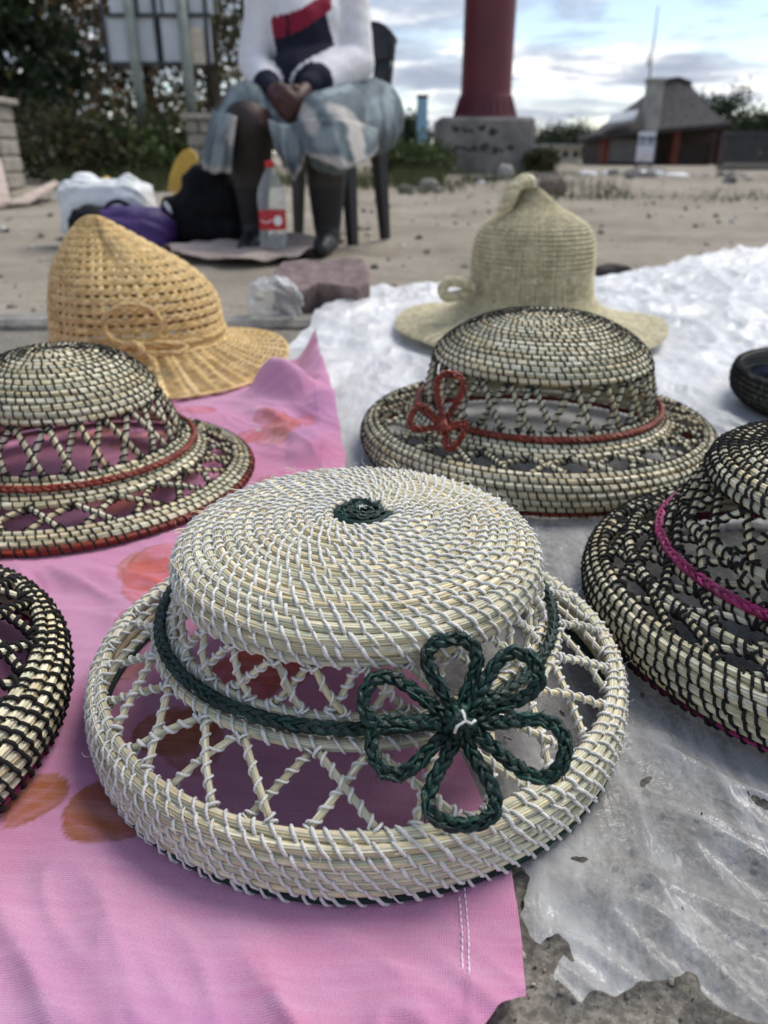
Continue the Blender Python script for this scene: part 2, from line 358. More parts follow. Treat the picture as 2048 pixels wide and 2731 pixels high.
def clip_mesh(V, Q, phi):                                          # keep phi > 0, cutting the triangles that cross zero
    T = np.concatenate([Q[:,[0,1,2]], Q[:,[0,2,3]]]); s = phi[T] > 0; n = s.sum(1); out = [T[n == 3]]; Vn = [V]; base = len(V)
    for cnt in (1, 2):
        t = T[n == cnt]; st = s[n == cnt]; k = np.argmax(st if cnt == 1 else ~st, 1); r_ = np.arange(len(t))
        a, b_, c = t[r_,k], t[r_,(k+1)%3], t[r_,(k+2)%3]
        def cut(p, q): f = (phi[p]/(phi[p]-phi[q]))[:,None]; return V[p]*(1-f)+V[q]*f
        m = len(t); Vn += [cut(a,b_), cut(a,c)]; i1 = base+np.arange(m); i2 = i1+m; base += 2*m
        if cnt == 1: out.append(np.stack([a,i1,i2],1))
        else: out += [np.stack([i1,b_,c],1), np.stack([i1,c,i2],1)]
    V = np.concatenate(Vn); T = np.concatenate(out); used, inv = np.unique(T, return_inverse=True); return V[used], inv.reshape(-1,3)
Vp, Tp = clip_mesh(np.stack([X, Y, Zp], -1).reshape(-1,3), grid_quads(len(sx), len(sy)), phi.ravel())
def plastic_material():
    m = bpy.data.materials.new('milky_polythene'); m.use_nodes = True; N = NT(m.node_tree); N.n.clear()
    co = N.add('ShaderNodeTexCoord').outputs['Object']
    y = N.add('ShaderNodeSeparateXYZ', {0: co}).outputs[1]
    far = N.math('SMOOTH_MIN', N.math('MULTIPLY', N.math('SUBTRACT', y, .72), 1.9, clamp=True), 1.0, .1)    # more opaque towards the back: sky reflection at grazing angles put into the opacity
    streak = N.noise(N.add('ShaderNodeMapping', {0: co, 2: (0,0,-.75), 3: (26,5,10)}).outputs[0], 1.0, 6, .65, .6)
    fine = N.noise(co, 160, 5, .65)
    op = N.math('ADD', N.ramp(streak, [(.30, .14), (.5, .26), (.70, .52)]), N.math('MULTIPLY', far, .50), clamp=True)
    op = N.math('ADD', op, N.ramp(fine, [(.56, 0.0), (.75, .12)]), clamp=True)
    rid = lambda v, s: N.math('ABSOLUTE', N.math('SUBTRACT', N.noise(v, s, 3, .55, .5), .5))
    mp = N.add('ShaderNodeMapping', {0: co, 2: (0,0,-.75), 3: (1,.32,1)}).outputs[0]
    hgt = N.math('ADD', N.math('ADD', N.math('MULTIPLY', rid(mp, 28), -2.2), N.math('MULTIPLY', rid(co, 75), -.9)), N.math('MULTIPLY', fine, .06))
    bp = N.add('ShaderNodeBump', {'Strength': .38, 'Distance': .005, 'Height': hgt})
    p = N.add('ShaderNodeBsdfPrincipled', {'Base Color': (.78,.79,.80,1), 'Roughness': N.math('MULTIPLY_ADD', far, .22, .17), 'Specular IOR Level': .6, 'Normal': bp.outputs[0]})
    t = N.add('ShaderNodeBsdfTransparent', {0: (.92,.93,.95,1)})
    fr = N.add('ShaderNodeLayerWeight', {0: .35, 'Normal': bp.outputs[0]}).outputs['Fresnel']
    fac = N.math('MAXIMUM', op, N.math('MULTIPLY', fr, .6))
    N.add('ShaderNodeOutputMaterial', {0: N.add('ShaderNodeMixShader', {0: fac, 1: t.outputs[0], 2: p.outputs[0]}).outputs[0]}); return m
M['poly'] = plastic_material()
o = obj('plastic_sheet', mkmesh('plastic_sheet', Vp, Tp), M['poly']); tag(o, 'crumpled milky white plastic sheet spread under the hats on the right', 'plastic sheet')

# ------------------------------------------------------------------ pink cloth
edge = np.array([(.052,.10),(.063,.223),(.068,.297),(.052,.36),(.012,.50),(-.018,.70),(-.047,.86),(-.049,.90),(-.062,1.02),(-.083,1.15),(-.100,1.23),(-.112,1.30),(-.122,1.38),(-.13,1.5)])
def edge_x(y): return np.interp(y, edge[:,1], edge[:,0])+.004*pn(y*14, y*0, 51)
nx_, ny_ = 380, 430
tt = np.linspace(0, 1, ny_); yy = .2165+(1.385-.2165)*(tt**1.35); ss = 1-np.linspace(1, 0, nx_)**1.0
yb, sb = np.meshgrid(yy, ss, indexing='ij')
XL = -.86; X = XL+(edge_x(yb)-XL)*sb**.8; back = -.09*(1-sb)+.0*sb
Y = yb+back*0-(.045*sstep(.0,.06,edge_x(yb)-X)+.05*(1-sb))*np.clip(1-2.2*tt[:,None],0,1)-.08*sstep(.0,.3,(edge_x(yb)-X))*sstep(.75,1,tt)[:,None]
def ridge(x, y, p0, p1, w, h, sharp=1.0):
    p0 = np.array(p0); p1 = np.array(p1); d = p1-p0; L = np.hypot(*d); d = d/L
    t = np.clip(((x-p0[0])*d[0]+(y-p0[1])*d[1])/L, 0, 1); qx = p0[0]+t*d[0]*L; qy = p0[1]+t*d[1]*L
    return h*np.exp(-(np.hypot(x-qx, y-qy)/w)**2*sharp)*np.sin(PI*np.clip(t, .12, .88))
def G2(u, v): return gnd(u, v)[:2]
hm = hatmask(X, Y)
cl = .0012*pn(X*9, Y*30, 61)+.0007*pn(X*26, Y*70, 62)+.0005*pn(X*60, Y*60, 63)
folds = ridge(X,Y,G2(535,850),G2(700,905),.030,.060)+ridge(X,Y,G2(690,780),G2(715,900),.03,.040)+ridge(X,Y,G2(480,985),G2(640,985),.025,.014)+ridge(X,Y,G2(640,960),G2(735,1010),.024,.022)\
  +ridge(X,Y,G2(-40,1225),G2(330,1275),.016,.010)+ridge(X,Y,G2(60,1255),G2(340,1300),.018,.006)+ridge(X,Y,G2(600,1010),G2(760,1000),.02,.014)+ridge(X,Y,G2(560,900),G2(640,960),.022,.016)
tip = .045*np.exp(-(np.hypot(X+.122, Y-1.375)/.06)**2)
Z = np.maximum(plastic_z(X, Y)*.6, 0)+.004+hm*(cl*1.0+folds)+tip*hm+.004*np.maximum(pn(X*4,Y*5,66),0)*hm*.6
hem = sstep(.030,.0285, edge_x(yb)-X)*.0012+sstep(.016,.015,Y-.222)*.0010*(tt[:,None]<.2)
Z = Z+hem
# print of the cloth: watercolour pinks with orange-brown petals
a1 = fbm(X*7, Y*7, 71); a2 = fbm(X*4+9, Y*5, 72); a3 = fbm(X*16, Y*26, 73)
C = np.empty(X.shape+(3,)); C[:] = (.75,.33,.53)
def lerp(f, c):
    global C
    C = C+(np.array(c)-C)*np.clip(f, 0, 1)[...,None]
lerp(sstep(.1,.6,a1)*.55, (.62,.33,.62)); lerp(sstep(.05,.55,a2)*.75, (.76,.28,.45)); lerp(sstep(-.05,-.5,a2+a3*.3)*.6, (.76,.42,.62)); lerp(sstep(.1,.5,a3)*.35, (.70,.40,.60))
def petal(p0, p1, wid, c, al=.85, soft=.10):
    p0 = np.array(p0); p1 = np.array(p1); d = p1-p0; L = np.hypot(*d); d /= L
    t = ((X-p0[0])*d[0]+(Y-p0[1])*d[1])/L; s = (-(X-p0[0])*d[1]+(Y-p0[1])*d[0])
    w = wid*np.sqrt(np.clip(np.sin(PI*np.clip(t,0,1)**1.3),0,1))+1e-6
    e = np.abs(s+.004*pn(X*40,Y*40,81))/w; m_ = (t > 0)&(t < 1)
    f = sstep(1.0, 1.0-soft, e)*m_; vein = .75+.35*np.abs(np.sin(s/w*5+3*pn(X*30,Y*30,83)))
    lerp(f*al*vein*(.75+.4*t), c); lerp(f*sstep(.6,.98,e)*.5, (.32,.10,.07))
def PG(u, v): return tuple(gnd(u, v)[:2])
BR, OR, RD = (.46,.15,.055), (.62,.24,.10), (.70,.12,.07)
petal(PG(15,1805), PG(132,1690), .018, BR, 1.0, .12); petal(PG(345,1795), PG(158,1745), .027, BR, 1.0, .12); petal(PG(300,1700), PG(170,1760), .010, (.42,.12,.10), .7)
petal(PG(420,1640), PG(330,1560), .024, BR, .8); petal(PG(500,1560), PG(560,1420), .03, RD, .8); petal(PG(640,1500), PG(560,1400), .03, RD, .75); petal(PG(350,1620), PG(470,1560), .02, BR, .8)
petal(PG(560,1440), PG(720,1420), .028, RD, .75); petal(PG(440,1690), PG(400,1560), .022, BR, .7); petal(PG(600,1330), PG(480,1400), .03, OR, .7); petal(PG(240,1480), PG(330,1440), .014, OR, .55)
petal(PG(250,1380), PG(330,1350), .02, OR, .5); petal(PG(280,1290), PG(300,1210), .016, OR, .6); petal(PG(300,1230), PG(370,1290), .032, RD, .75); petal(PG(380,1190), PG(310,1260), .028, RD, .6); petal(PG(270,1290), PG(360,1330), .014, RD, .6)
petal(PG(480,1060), PG(420,1090), .02, OR, .35); petal(PG(340,1125), PG(420,1100), .015, OR, .45); petal(PG(560,950), PG(610,985), .02, OR, .3); petal(PG(630,930), PG(600,990), .015, OR, .3)
for k in range(40):                                               # more of the same print where hats cover it or beyond the frame
    x0, y0 = rng.uniform(-1.1,-.1), rng.uniform(.55,1.3)
    if x0 > -.55 and .55 < y0 < .68: continue
    for j in range(4):
        an = j*PI/2+rng.random(); petal((x0,y0), (x0+.06*math.cos(an), y0+.06*math.sin(an)), .018, (OR, RD, BR)[k%3], .45)
lerp(sstep(.035,.0345, edge_x(yb)-X)*sstep(.0335,.034, edge_x(yb)-X)*.0, (.8,.6,.7))
def cloth_material():
    m = bpy.data.materials.new('pink_cotton'); m.use_nodes = True; N = NT(m.node_tree); N.n.clear()
    co = N.add('ShaderNodeTexCoord').outputs['Object']; wco = N.add('ShaderNodeMapping', {0: co, 2: (0,0,.06)}).outputs[0]
    w1 = N.add('ShaderNodeTexWave', {'Vector': wco, 'Scale': 270.0, 'Distortion': 2.5, 'Detail': 2.0, 'Detail Scale': .4}, wave_type='BANDS', bands_direction='X').outputs['Fac']
    w2 = N.add('ShaderNodeTexWave', {'Vector': wco, 'Scale': 290.0, 'Distortion': 2.5, 'Detail': 2.0, 'Detail Scale': .4}, wave_type='BANDS', bands_direction='Y').outputs['Fac']
    slub = N.noise(N.add('ShaderNodeMapping', {0: wco, 3: (14,150,10)}).outputs[0], 1.0, 5, .65)
    wv = N.math('MULTIPLY', w1, w2)
    col = N.add('ShaderNodeAttribute', attribute_name='Col').outputs[0]
    col = N.mix(N.ramp(wv, [(.0, .50), (.55, 0.0)]), col, N.mix(1.0, col, (.50,.38,.46,1), 'MULTIPLY'))
    col = N.mix(N.ramp(slub, [(.45, 0.0), (.75, .24)]), col, (.80,.56,.72))
    col = N.mix(N.ramp(slub, [(.25, .22), (.42, 0.0)]), col, (.52,.19,.40))
    col = N.mix(N.ramp(N.noise(wco, 1100, 3, .7), [(.35, .38), (.55, 0.0)]), col, N.mix(1.0, col, (.62,.50,.58,1), 'MULTIPLY'))
    sp_ = N.add('ShaderNodeTexVoronoi', {'Vector': co, 'Scale': 42.0}); spk = N.ramp(sp_.outputs['Distance'], [(.018, 1.0), (.03, 0.0)])
    col = N.mix(N.math('MULTIPLY', spk, .5), col, (.09,.05,.05))
    bp = N.add('ShaderNodeBump', {'Strength': .35, 'Distance': .0012, 'Height': N.math('ADD', wv, N.math('MULTIPLY', slub, .6))})
    p = N.add('ShaderNodeBsdfPrincipled', {'Base Color': col, 'Roughness': .9, 'Specular IOR Level': .15, 'Sheen Weight': .25, 'Normal': bp.outputs[0]})
    tl = N.add('ShaderNodeBsdfTranslucent', {0: col})
    N.add('ShaderNodeOutputMaterial', {0: N.add('ShaderNodeMixShader', {0: .12, 1: p.outputs[0], 2: tl.outputs[0]}).outputs[0]}); return m
M['cloth'] = cloth_material()
cloth = empty('pink_cloth', (0,0,0)); tag(cloth, 'pink cotton cloth with faded orange flower print under the left hats', 'cloth')
CZ = Z
obj('fabric', mkmesh('fabric', np.stack([X, Y, Z], -1), grid_quads(nx_, ny_), C), M['cloth'], cloth)
def cloth_at(x, y):
    i = np.argmin((X-x)**2+(Y-y)**2); return Z.ravel()[i]
M['hem_thread'] = mat('hem_thread', (.85,.72,.80), .8, .1, 80)
mb = MB()
for off, y0, y1 in ((.0255,.225,.44), (.0285,.228,.272)):
    y_ = y0
    while y_ < y1:
        ym = y_+.0016; xs = edge_x(np.array([y_, ym, y_+.0032]))-off+.0006*pn(np.array([y_,ym,y_+.003])*90, 0, 3); zc = cloth_at(xs[1], ym)+.0004
        mb.tube([(xs[0],y_,zc-.0004),(xs[1],ym,zc+.0003),(xs[2],y_+.0032,zc-.0004)], .00042, 5); y_ += .0042
o = mb.build('hem_stitching', M['hem_thread'], cloth); tag(o, kind='stuff')
# ------------------------------------------------------------------ blob bodies: tapered capsules fused into one continuous surface
def capsule(mb, p0, r0, p1, r1, n=14):
    p0 = np.array(p0, float); p1 = np.array(p1, float); d = p1-p0; L = np.linalg.norm(d)+1e-9; d /= L
    t = np.concatenate([-np.cos(np.linspace(0, PI/2, 5))*r0, L+np.sin(np.linspace(0, PI/2, 5))*r1]); R = np.concatenate([np.sin(np.linspace(0, PI/2, 5))*r0, np.cos(np.linspace(0, PI/2, 5))*r1])+1e-4
    P = p0+t[:,None]*d; a = np.array((0,0,1.)) if abs(d[2]) < .9 else np.array((1.,0,0)); u = np.cross(d, a); u /= np.linalg.norm(u); v = np.cross(d, u); th = np.arange(n)*2*PI/n
    V = P[:,None]+R[:,None,None]*(np.cos(th)[None,:,None]*u+np.sin(th)[None,:,None]*v); m = len(t)
    i = np.arange(m-1)[:,None]; j = np.arange(n)[None]; Q = np.stack([i*n+j, i*n+(j+1)%n, (i+1)*n+(j+1)%n, (i+1)*n+j], -1).reshape(-1,4)
    mb.add(V.reshape(-1,3), Q, None)
def blob(name, caps, voxel, mtl, parent, colfn=None, smooth=4, extra=None, disp=None):
    mb = MB()
    for c in caps: capsule(mb, *c)
    if extra: extra(mb)
    V = np.concatenate(mb.V); Q = [np.concatenate(mb.Q)]
    if mb.T: Q.append(np.concatenate(mb.T))
    o = bpy.data.objects.new('tmp', mkmesh('tmp', V, Q)); COL.objects.link(o)
    m = o.modifiers.new('r', 'REMESH'); m.mode = 'VOXEL'; m.voxel_size = voxel
    s = o.modifiers.new('s', 'SMOOTH'); s.iterations = smooth; s.factor = .5
    me = bpy.data.meshes.new_from_object(o.evaluated_get(bpy.context.evaluated_depsgraph_get())); bpy.data.objects.remove(o)
    n = len(me.vertices); co = np.empty(n*3, np.float32); me.vertices.foreach_get('co', co); co = co.reshape(-1,3).astype(float)
    if disp is not None:
        no = np.empty(n*3, np.float32); me.vertices.foreach_get('normal', no); co = co+no.reshape(-1,3)*disp(co)[:,None]; me.vertices.foreach_set('co', co.astype(np.float32).ravel())
    org = np.array(parent.location) if parent is not None else np.zeros(3)
    if colfn is not None:
        c = np.ones((n,4), np.float32); c[:,:3] = colfn(co); me.color_attributes.new('Col', 'FLOAT_COLOR', 'POINT').data.foreach_set('color', c.ravel())
    me.vertices.foreach_set('co', (co-org).astype(np.float32).ravel()); me.polygons.foreach_set('use_smooth', np.ones(len(me.polygons), bool)); me.update(); me.name = name
    return obj(name, me, mtl, parent)
M['fabric'] = mat('garment', rough=.85, var=.06, scale=30, attr=True, bump=.1, bscale=25, spec=.2)
M['skin'] = mat('skin', rough=.55, var=.12, scale=40, attr=True, bump=.15, bscale=200, spec=.4)
M['paint'] = mat('matte_paint', rough=.7, var=.14, scale=6, attr=True, bump=.2, bscale=30)
M['black_plastic'] = mat('black_plastic', (.010,.010,.012), .42, .15, 10)
def lump(name, c, size, mtl, parent=None, seed=0, e=(.8,.8), amp=.08, fr=3.0, col=None, nu=40, nv=26, flat=-.75, loc=True, smooth=True):
    """soft or stony body: superellipsoid with a flattened base and noise"""
    u = np.linspace(0, 2*PI, nu, endpoint=False); v = np.linspace(-PI/2, PI/2, nv); U, Vv = np.meshgrid(u, v)
    pw = lambda a, k: np.sign(a)*np.abs(a)**k
    D = np.stack([pw(np.cos(Vv),e[1])*pw(np.cos(U),e[0]), pw(np.cos(Vv),e[1])*pw(np.sin(U),e[0]), pw(np.sin(Vv),e[1])], -1)
    nz = fbm(D[...,0]*fr+seed*3.7+D[...,2]*fr*.7, D[...,1]*fr+D[...,2]*fr*.9+seed, seed, 4)
    D = D*(1+amp*2*nz[...,None]); D[...,2] = np.maximum(D[...,2], flat)
    i = np.arange(nv-1)[:,None]; j = np.arange(nu)[None]; Q = np.stack([i*nu+j, i*nu+(j+1)%nu, (i+1)*nu+(j+1)%nu, (i+1)*nu+j], -1).reshape(-1,4)
    V = D.reshape(-1,3)*np.array(size); C = np.tile((1,1,1) if col is None else col, (len(V),1))
    if callable(col): C = col(V)
    base = np.array(c, float)
    if loc: V[:,2] -= V[:,2].min(); return obj(name, mkmesh(name, V, Q, C, smooth), mtl, parent, base)
    return obj(name, mkmesh(name, V+base, Q, C, smooth), mtl, parent)

# ------------------------------------------------------------------ trees and scrub
def leaf_mat(name, cols, trans=.35):
    m = bpy.data.materials.new(name); m.use_nodes = True; N = NT(m.node_tree); N.n.clear()
    c = N.add('ShaderNodeAttribute', attribute_name='Col').outputs[0]
    p = N.add('ShaderNodeBsdfPrincipled', {'Base Color': c, 'Roughness': .55, 'Specular IOR Level': .35}); t = N.add('ShaderNodeBsdfTranslucent', {0: c})
    N.add('ShaderNodeOutputMaterial', {0: N.add('ShaderNodeMixShader', {0: trans, 1: p.outputs[0], 2: t.outputs[0]}).outputs[0]}); return m
M['leaf'] = leaf_mat('leaf', None); M['bark'] = mat('bark', (.055,.042,.032), .9, .3, 8, bump=.8, bscale=20, aniso=(1,1,.25))
def leaves(P, size, cols):
    n = len(P); a = rng.normal(size=(n,3)); a /= np.linalg.norm(a, axis=1, keepdims=True); b = np.cross(a, rng.normal(size=(n,3))); b /= np.linalg.norm(b, axis=1, keepdims=True)
    s = size*(.6+.8*rng.random((n,1))); V = np.stack([P-a*s, P+b*s*.45, P+a*s, P-b*s*.45], 1).reshape(-1,3)
    C = cols[rng.integers(0, len(cols), n)]*(.6+.8*rng.random((n,1))); return V, np.arange(n*4).reshape(-1,4), np.repeat(C, 4, 0)
def tree(name, label, base, h, rad, nleaf, size, cols, group, low=.08, conifer=False, trunk=.12, lean=0.0, nbr=16, cat='tree'):
    root = empty(name, base, label, cat, group); mb = MB()
    tp = np.array([(0,0,-.05),(lean*.3,.0,h*.3),(lean*.7,.05,h*.6),(lean,.0,h*.92)]); mb.tube(spline(tp, 12), np.linspace(trunk, trunk*.25, 12), 9)
    tips = []
    for k in range(nbr):
        f = low+(.95-low)*(k+rng.random())/nbr; p0 = np.array((lean*f,0,h*f)); an = k*2.4+rng.random()
        rr = rad*((1-f)**.8+.12 if conifer else math.sqrt(max(.05, 1-((f-.5)/.55)**2)))
        d = np.array((math.cos(an)*rr, math.sin(an)*rr, (.05 if conifer else .18)*h*(.4+.6*rng.random()))); p1 = p0+d*(.8+.3*rng.random())
        mb.tube(spline([p0, p0+d*.45+(0,0,-.03*h), p1], 6), np.linspace(trunk*.35*(1-f*.6), .012, 6), 5); tips += [(p0+d*t_, t_) for t_ in (.25,.5,.75,1.0)]
    mb.build('trunk', M['bark'], root)
    ctr = np.array([t[0] for t in tips]); spread = rad*(.20 if conifer else .26); k = rng.integers(0, len(ctr), nleaf)
    P = ctr[k]+rng.normal(size=(nleaf,3))*spread*np.array((1,1,.8))*(.5+.7*rng.random((nleaf,1))); P[:,2] = np.maximum(P[:,2], .05)
    V, Q, C = leaves(P, size, cols); C = C*(.75+.5*np.repeat((k*37%11)/11, 4))[:,None]
    obj('crown', mkmesh('crown', V, Q, C, False), M['leaf'], root); return root
DG = np.array([(.016,.032,.012),(.024,.042,.016),(.012,.024,.010),(.03,.045,.02)]); BRN = 2.0*np.array([(.085,.048,.022),(.065,.040,.02),(.11,.065,.028),(.045,.032,.016),(.05,.05,.02)]); OLV = 1.3*np.array([(.035,.042,.016),(.05,.05,.02),(.028,.034,.014),(.06,.045,.02)]); MID = np.array([(.05,.085,.025),(.04,.07,.02),(.07,.10,.03),(.09,.10,.035)])
GT = 'trees behind the signboard'
def gp(u, Y): p = at(u, 300, Y); return (p[0], Y, 0.0)
tree('conifer', 'dark green conifer at the far left behind the stone pillar', gp(20,14), 6.0, 1.4, 12000, .10, DG, GT, .05, True, .14, nbr=30)
tree('brown_tree', 'brown-leaved tree between the conifer and the signboard', gp(165,19), 6.5, 2.3, 7000, .085, BRN, GT, .04, False, .15, nbr=26)
tree('brown_tree', 'olive brown tree directly behind the signboard posts', gp(335,20), 6.5, 2.3, 7500, .085, np.concatenate([BRN,OLV]), GT, .03, False, .15, nbr=26)
tree('leafy_tree', 'dark trunked tree at the right edge of the signboard', gp(466,15.5), 6.2, 1.5, 3600, .075, OLV, GT, .16, False, .17, .15, nbr=20)
tree('leafy_tree', 'loose dark tree behind the seated person', gp(545,22), 6.5, 2.2, 4200, .09, DG, GT, .05, False, .15, nbr=22)
for u, Y, h, r, lab in ((870,36,1.5,1.1,'small dark tree beside the chair back on the skyline'),(1180,55,1.5,1.6,'dark skyline tree just right of the concrete plinth'),(1232,50,1.6,1.5,'dark skyline tree next to the left eave of the thatched hut'),(1548,42,2.7,1.3,'tree showing above the right eave of the thatched hut'),(1610,40,1.7,1.6,'dark tree right of the hut above the railing'),(1668,38,1.8,1.5,'dark tree at the right edge of the skyline')):
    tree('skyline_tree', lab, gp(u, Y), h, r, 3400, .11, DG, 'trees on the skyline', .05, False, .12, nbr=16)
for u, Y, h, r, lab, c in ((880,14.2,.42,.6,'low green bush left of the concrete plinth',MID),(925,15.6,.35,.45,'low green bush touching the concrete plinth',MID),(1172,15.8,.35,.25,'dark shrub at the right foot of the plinth',OLV),(120,11.5,.7,.9,'dark scrub in front of the conifer',OLV),(215,12,.65,1.0,'scrub under the brown tree',OLV),(330,12,.6,.9,'green scrub around the signboard posts',MID),(430,12.5,.7,.8,'scrub between signboard and seated person',OLV)):
    tree('scrub_bush', lab, gp(u, Y), h, r, 2600, .05, c, 'bushes along the back of the sand', .1, False, .02, nbr=14, cat='bush')
# grass along the back
P = []
for u0, u1, Y0, Y1, n in ((100,460,8.2,11.5,5200),(850,960,9.5,13.5,2600),(560,860,9,12.5,1800),(1000,1250,11,14,900),(1170,1700,6.6,10.5,1500),(860,1160,8.0,10.5,600)):
    for k in range(n):
        Y_ = rng.uniform(Y0, Y1); P.append((at(rng.uniform(u0,u1), 300, Y_)[0], Y_))
P = np.array(P); P = P[pn(P[:,0]*1.6, P[:,1]*1.6, 4) > -.12]; n = len(P); hgt = (.06+.20*rng.random(n)**2)*np.where((P[:,0] > 2.2)&(P[:,1] < 10.6), .38, 1); an = rng.random(n)*6.3; ln = rng.normal(size=(n,2))*.05
b0 = np.stack([P[:,0], P[:,1], np.full(n,-.01)], 1); w = np.stack([np.cos(an), np.sin(an), 0*an], 1)*.006
V = np.stack([b0-w, b0+w, b0+np.stack([ln[:,0], ln[:,1], hgt], 1)], 1).reshape(-1,3)
gc = np.concatenate([MID, OLV])[rng.integers(0,8,n)]*(.7+.6*rng.random((n,1)))
o = obj('grass', mkmesh('grass', V, np.arange(n*3).reshape(-1,3), np.repeat(gc,3,0), False), M['leaf']); tag(o, 'tufts of green grass along the back of the sand', 'grass', kind='stuff')

# ------------------------------------------------------------------ signboard seen from behind
M['zinc'] = mat('zinc_panel', (.60,.64,.68), .6, .08, 3); M['steel_dark'] = mat('dark_steel', (.035,.04,.045), .6, .2, 10); M['post'] = mat('galvanised_post', (.26,.29,.26), .55, .15, 6, metal=.3)
Ys = 12.5; sb_ = empty('signboard', gp(345, Ys), 'large signboard seen from behind on two grey posts', 'signboard'); ox = np.array(sb_.location)
def px(u, v, Y=Ys): return at(u, v, Y)-ox
cols_ = [237, 292, 347, 402, 454]; rows_ = [138, 34, -70, -174]
for i in range(4):
    for j in range(3):
        a = px(cols_[i]+1.5, rows_[j]-1.5); b = px(cols_[i+1]-1.5, rows_[j+1]+1.5); mb = MB(); mb.box((a[0], -.012, a[2]), (b[0], .012, b[2]), bev=.006); mb.build('panel', M['zinc'], sb_, False)
mb = MB()
for u in (237,347,454): a, b = px(u,141), px(u,-177); mb.box((a[0]-.022,-.06,a[2]), (a[0]+.022,-.014,b[2]))
for v in rows_: a, b = px(233,v), px(458,v); mb.box((a[0],-.064,a[2]-.022), (b[0],-.016,a[2]+.022))
mb.build('frame', M['steel_dark'], sb_, False)
for u, ut in ((303,290),(411,402)):
    p0, p1 = px(u,372), px(ut,-150); mb = MB(); mb.tube([(p1[0]*.5+p0[0]*.5,-.12,-.05),(p1[0]*.5+p0[0]*.5,-.12,p1[2])], .075, 12); mb.build('post', M['post'], sb_)
M['notice'] = mat('faded_notice', (.62,.60,.55), .8, .25, 14, hue=(.62,.52,.38)); a, b = px(413,140), px(440,60); mb = MB(); mb.box((a[0],-.075,a[2]), (b[0],-.068,b[2])); mb.build('notice', M['notice'], sb_, False)

# ------------------------------------------------------------------ stone pillars and card scraps on the left
M['block'] = mat('stone_block', (.30,.275,.235), .9, .25, 12, bump=.6, bscale=30)
def pillar(label, u0, u1, vt, Y, n, depth=.45):
    a, b = at(u0, vt, Y), at(u1, vt, Y); r = empty('stone_pillar', ((a[0]+b[0])/2, Y+depth/2, 0), label, 'pillar', 'stone pillars'); w = (b[0]-a[0])/2; h = a[2]; ch = (h-.06)/n
    for k in range(n):
        sp_ = w*(.2 if k%2 else -.25)
        for x0, x1 in ((-w, sp_), (sp_, w)):
            mb = MB(); e = .008*rng.random(); mb.box((x0+.006,-depth/2-e,k*ch+.005), (x1-.006,depth/2+e,(k+1)*ch-.005), bev=.018); mb.build('stone_block', M['block'], r, False)
    mb = MB(); mb.box((-w-.05,-depth/2-.05,h-.06), (w+.05,depth/2+.05,h), bev=.015); mb.build('cap_stone', M['block'], r, False)
pillar('pale block pillar with cap stone at the left edge', -135, -18, 208, 8.8, 5); pillar('grey stone pillar behind the seated person', 398, 470, 246, 9.6, 5)
M['card'] = mat('weathered_card', (.40,.315,.255), .9, .15, 5, bump=.3, bscale=20, hue=(.46,.37,.33))
def slab(name, label, pts, th, cat, mtl, group=None):
    P = np.array(pts); c = P.mean(0); n = np.cross(P[1]-P[0], P[2]-P[0]); n /= np.linalg.norm(n); m = len(P); V = np.concatenate([P-c+n*th/2, P-c-n*th/2]); 
    Q = [(i,(i+1)%m,(i+1)%m+m,i+m) for i in range(m)]; me = bpy.data.meshes.new(name); me.from_pydata([tuple(v) for v in V], [], Q+[tuple(range(m))[::-1], tuple(range(m,2*m))]); me.update()
    o = obj(name, me, mtl, None, tuple(c)); return tag(o, label, cat, group)
slab('cardboard', 'flat pinkish cardboard scrap lying left of the plastic bags', [gnd(22,449)+(0,0,.03), gnd(62,446)+(0,0,.02), at(128,398,7.2), at(118,391,7.3), at(60,420,7.4)], .02, 'cardboard', M['card'])
slab('cardboard', 'upright pinkish board leaning on the left stone pillar', [gnd(-40,455)+(0,0,.02), gnd(26,447)+(0,0,.02), at(14,400,7.6), at(2,345,8.3), at(-40,345,8.3)], .03, 'board', M['card'])

# ------------------------------------------------------------------ red column on its concrete plinth
M['red'] = mat('red_paint', (.115,.014,.024), .5, .15, 1.2, bump=.1, bscale=6); M['plinth'] = mat('plinth_concrete', (.20,.19,.18), .92, .3, 2.2, bump=.5, bscale=9); M['scrawl'] = mat('black_spray', (.02,.02,.024), .9, .3, 20)
Yt = 16.0; a, b = at(945,375,Yt), at(1150,375,Yt); tw = empty('red_column', ((a[0]+b[0])/2, Yt+(b[0]-a[0])/2, 0), 'tall dark red column with flared base on a concrete plinth', 'column'); w = (b[0]-a[0])/2
ht = at(1050,252,Yt)[2]; mb = MB(); mb.box((-w,-w,-.1), (w,w,ht), bev=.06); mb.build('plinth', M['plinth'], tw, False)
cx_ = at(1050,200,Yt+w)[0]-tw.location[0]; z1 = at(1050,205,Yt+w-.5)[2]; rf, rt = (at(1114,245,Yt+w)[0]-at(978,245,Yt+w)[0])/2, (at(1105,150,Yt+w)[0]-at(995,150,Yt+w)[0])/2
V, Q = lathe([(rf,ht),(rf,ht+.04),(rf*.93,ht+.12),(rt*1.05,z1-.03),(rt,z1+.05)], 48); V[:,0] += cx_; mb = MB(); mb.add(V, Q); fl = mb.build('flared_base', M['red'], tw)
for k in range(26):
    an = k*2*PI/26; mb = MB(); mb.box((-.014,-.02,0), (.014,.02,1)); V = mb.V[0]; t = V[:,2:3]; c0 = np.array((math.cos(an)*rf*.99, math.sin(an)*rf*.99, ht+.03)); c1 = np.array((math.cos(an)*rt*1.02, math.sin(an)*rt*1.02, z1)); mb.V[0] = rotz(V*(1,1,0), an+PI/2)+c0*(1-t)+c1*t+(cx_,0,0); mb.build('rib', M['red'], fl, False)
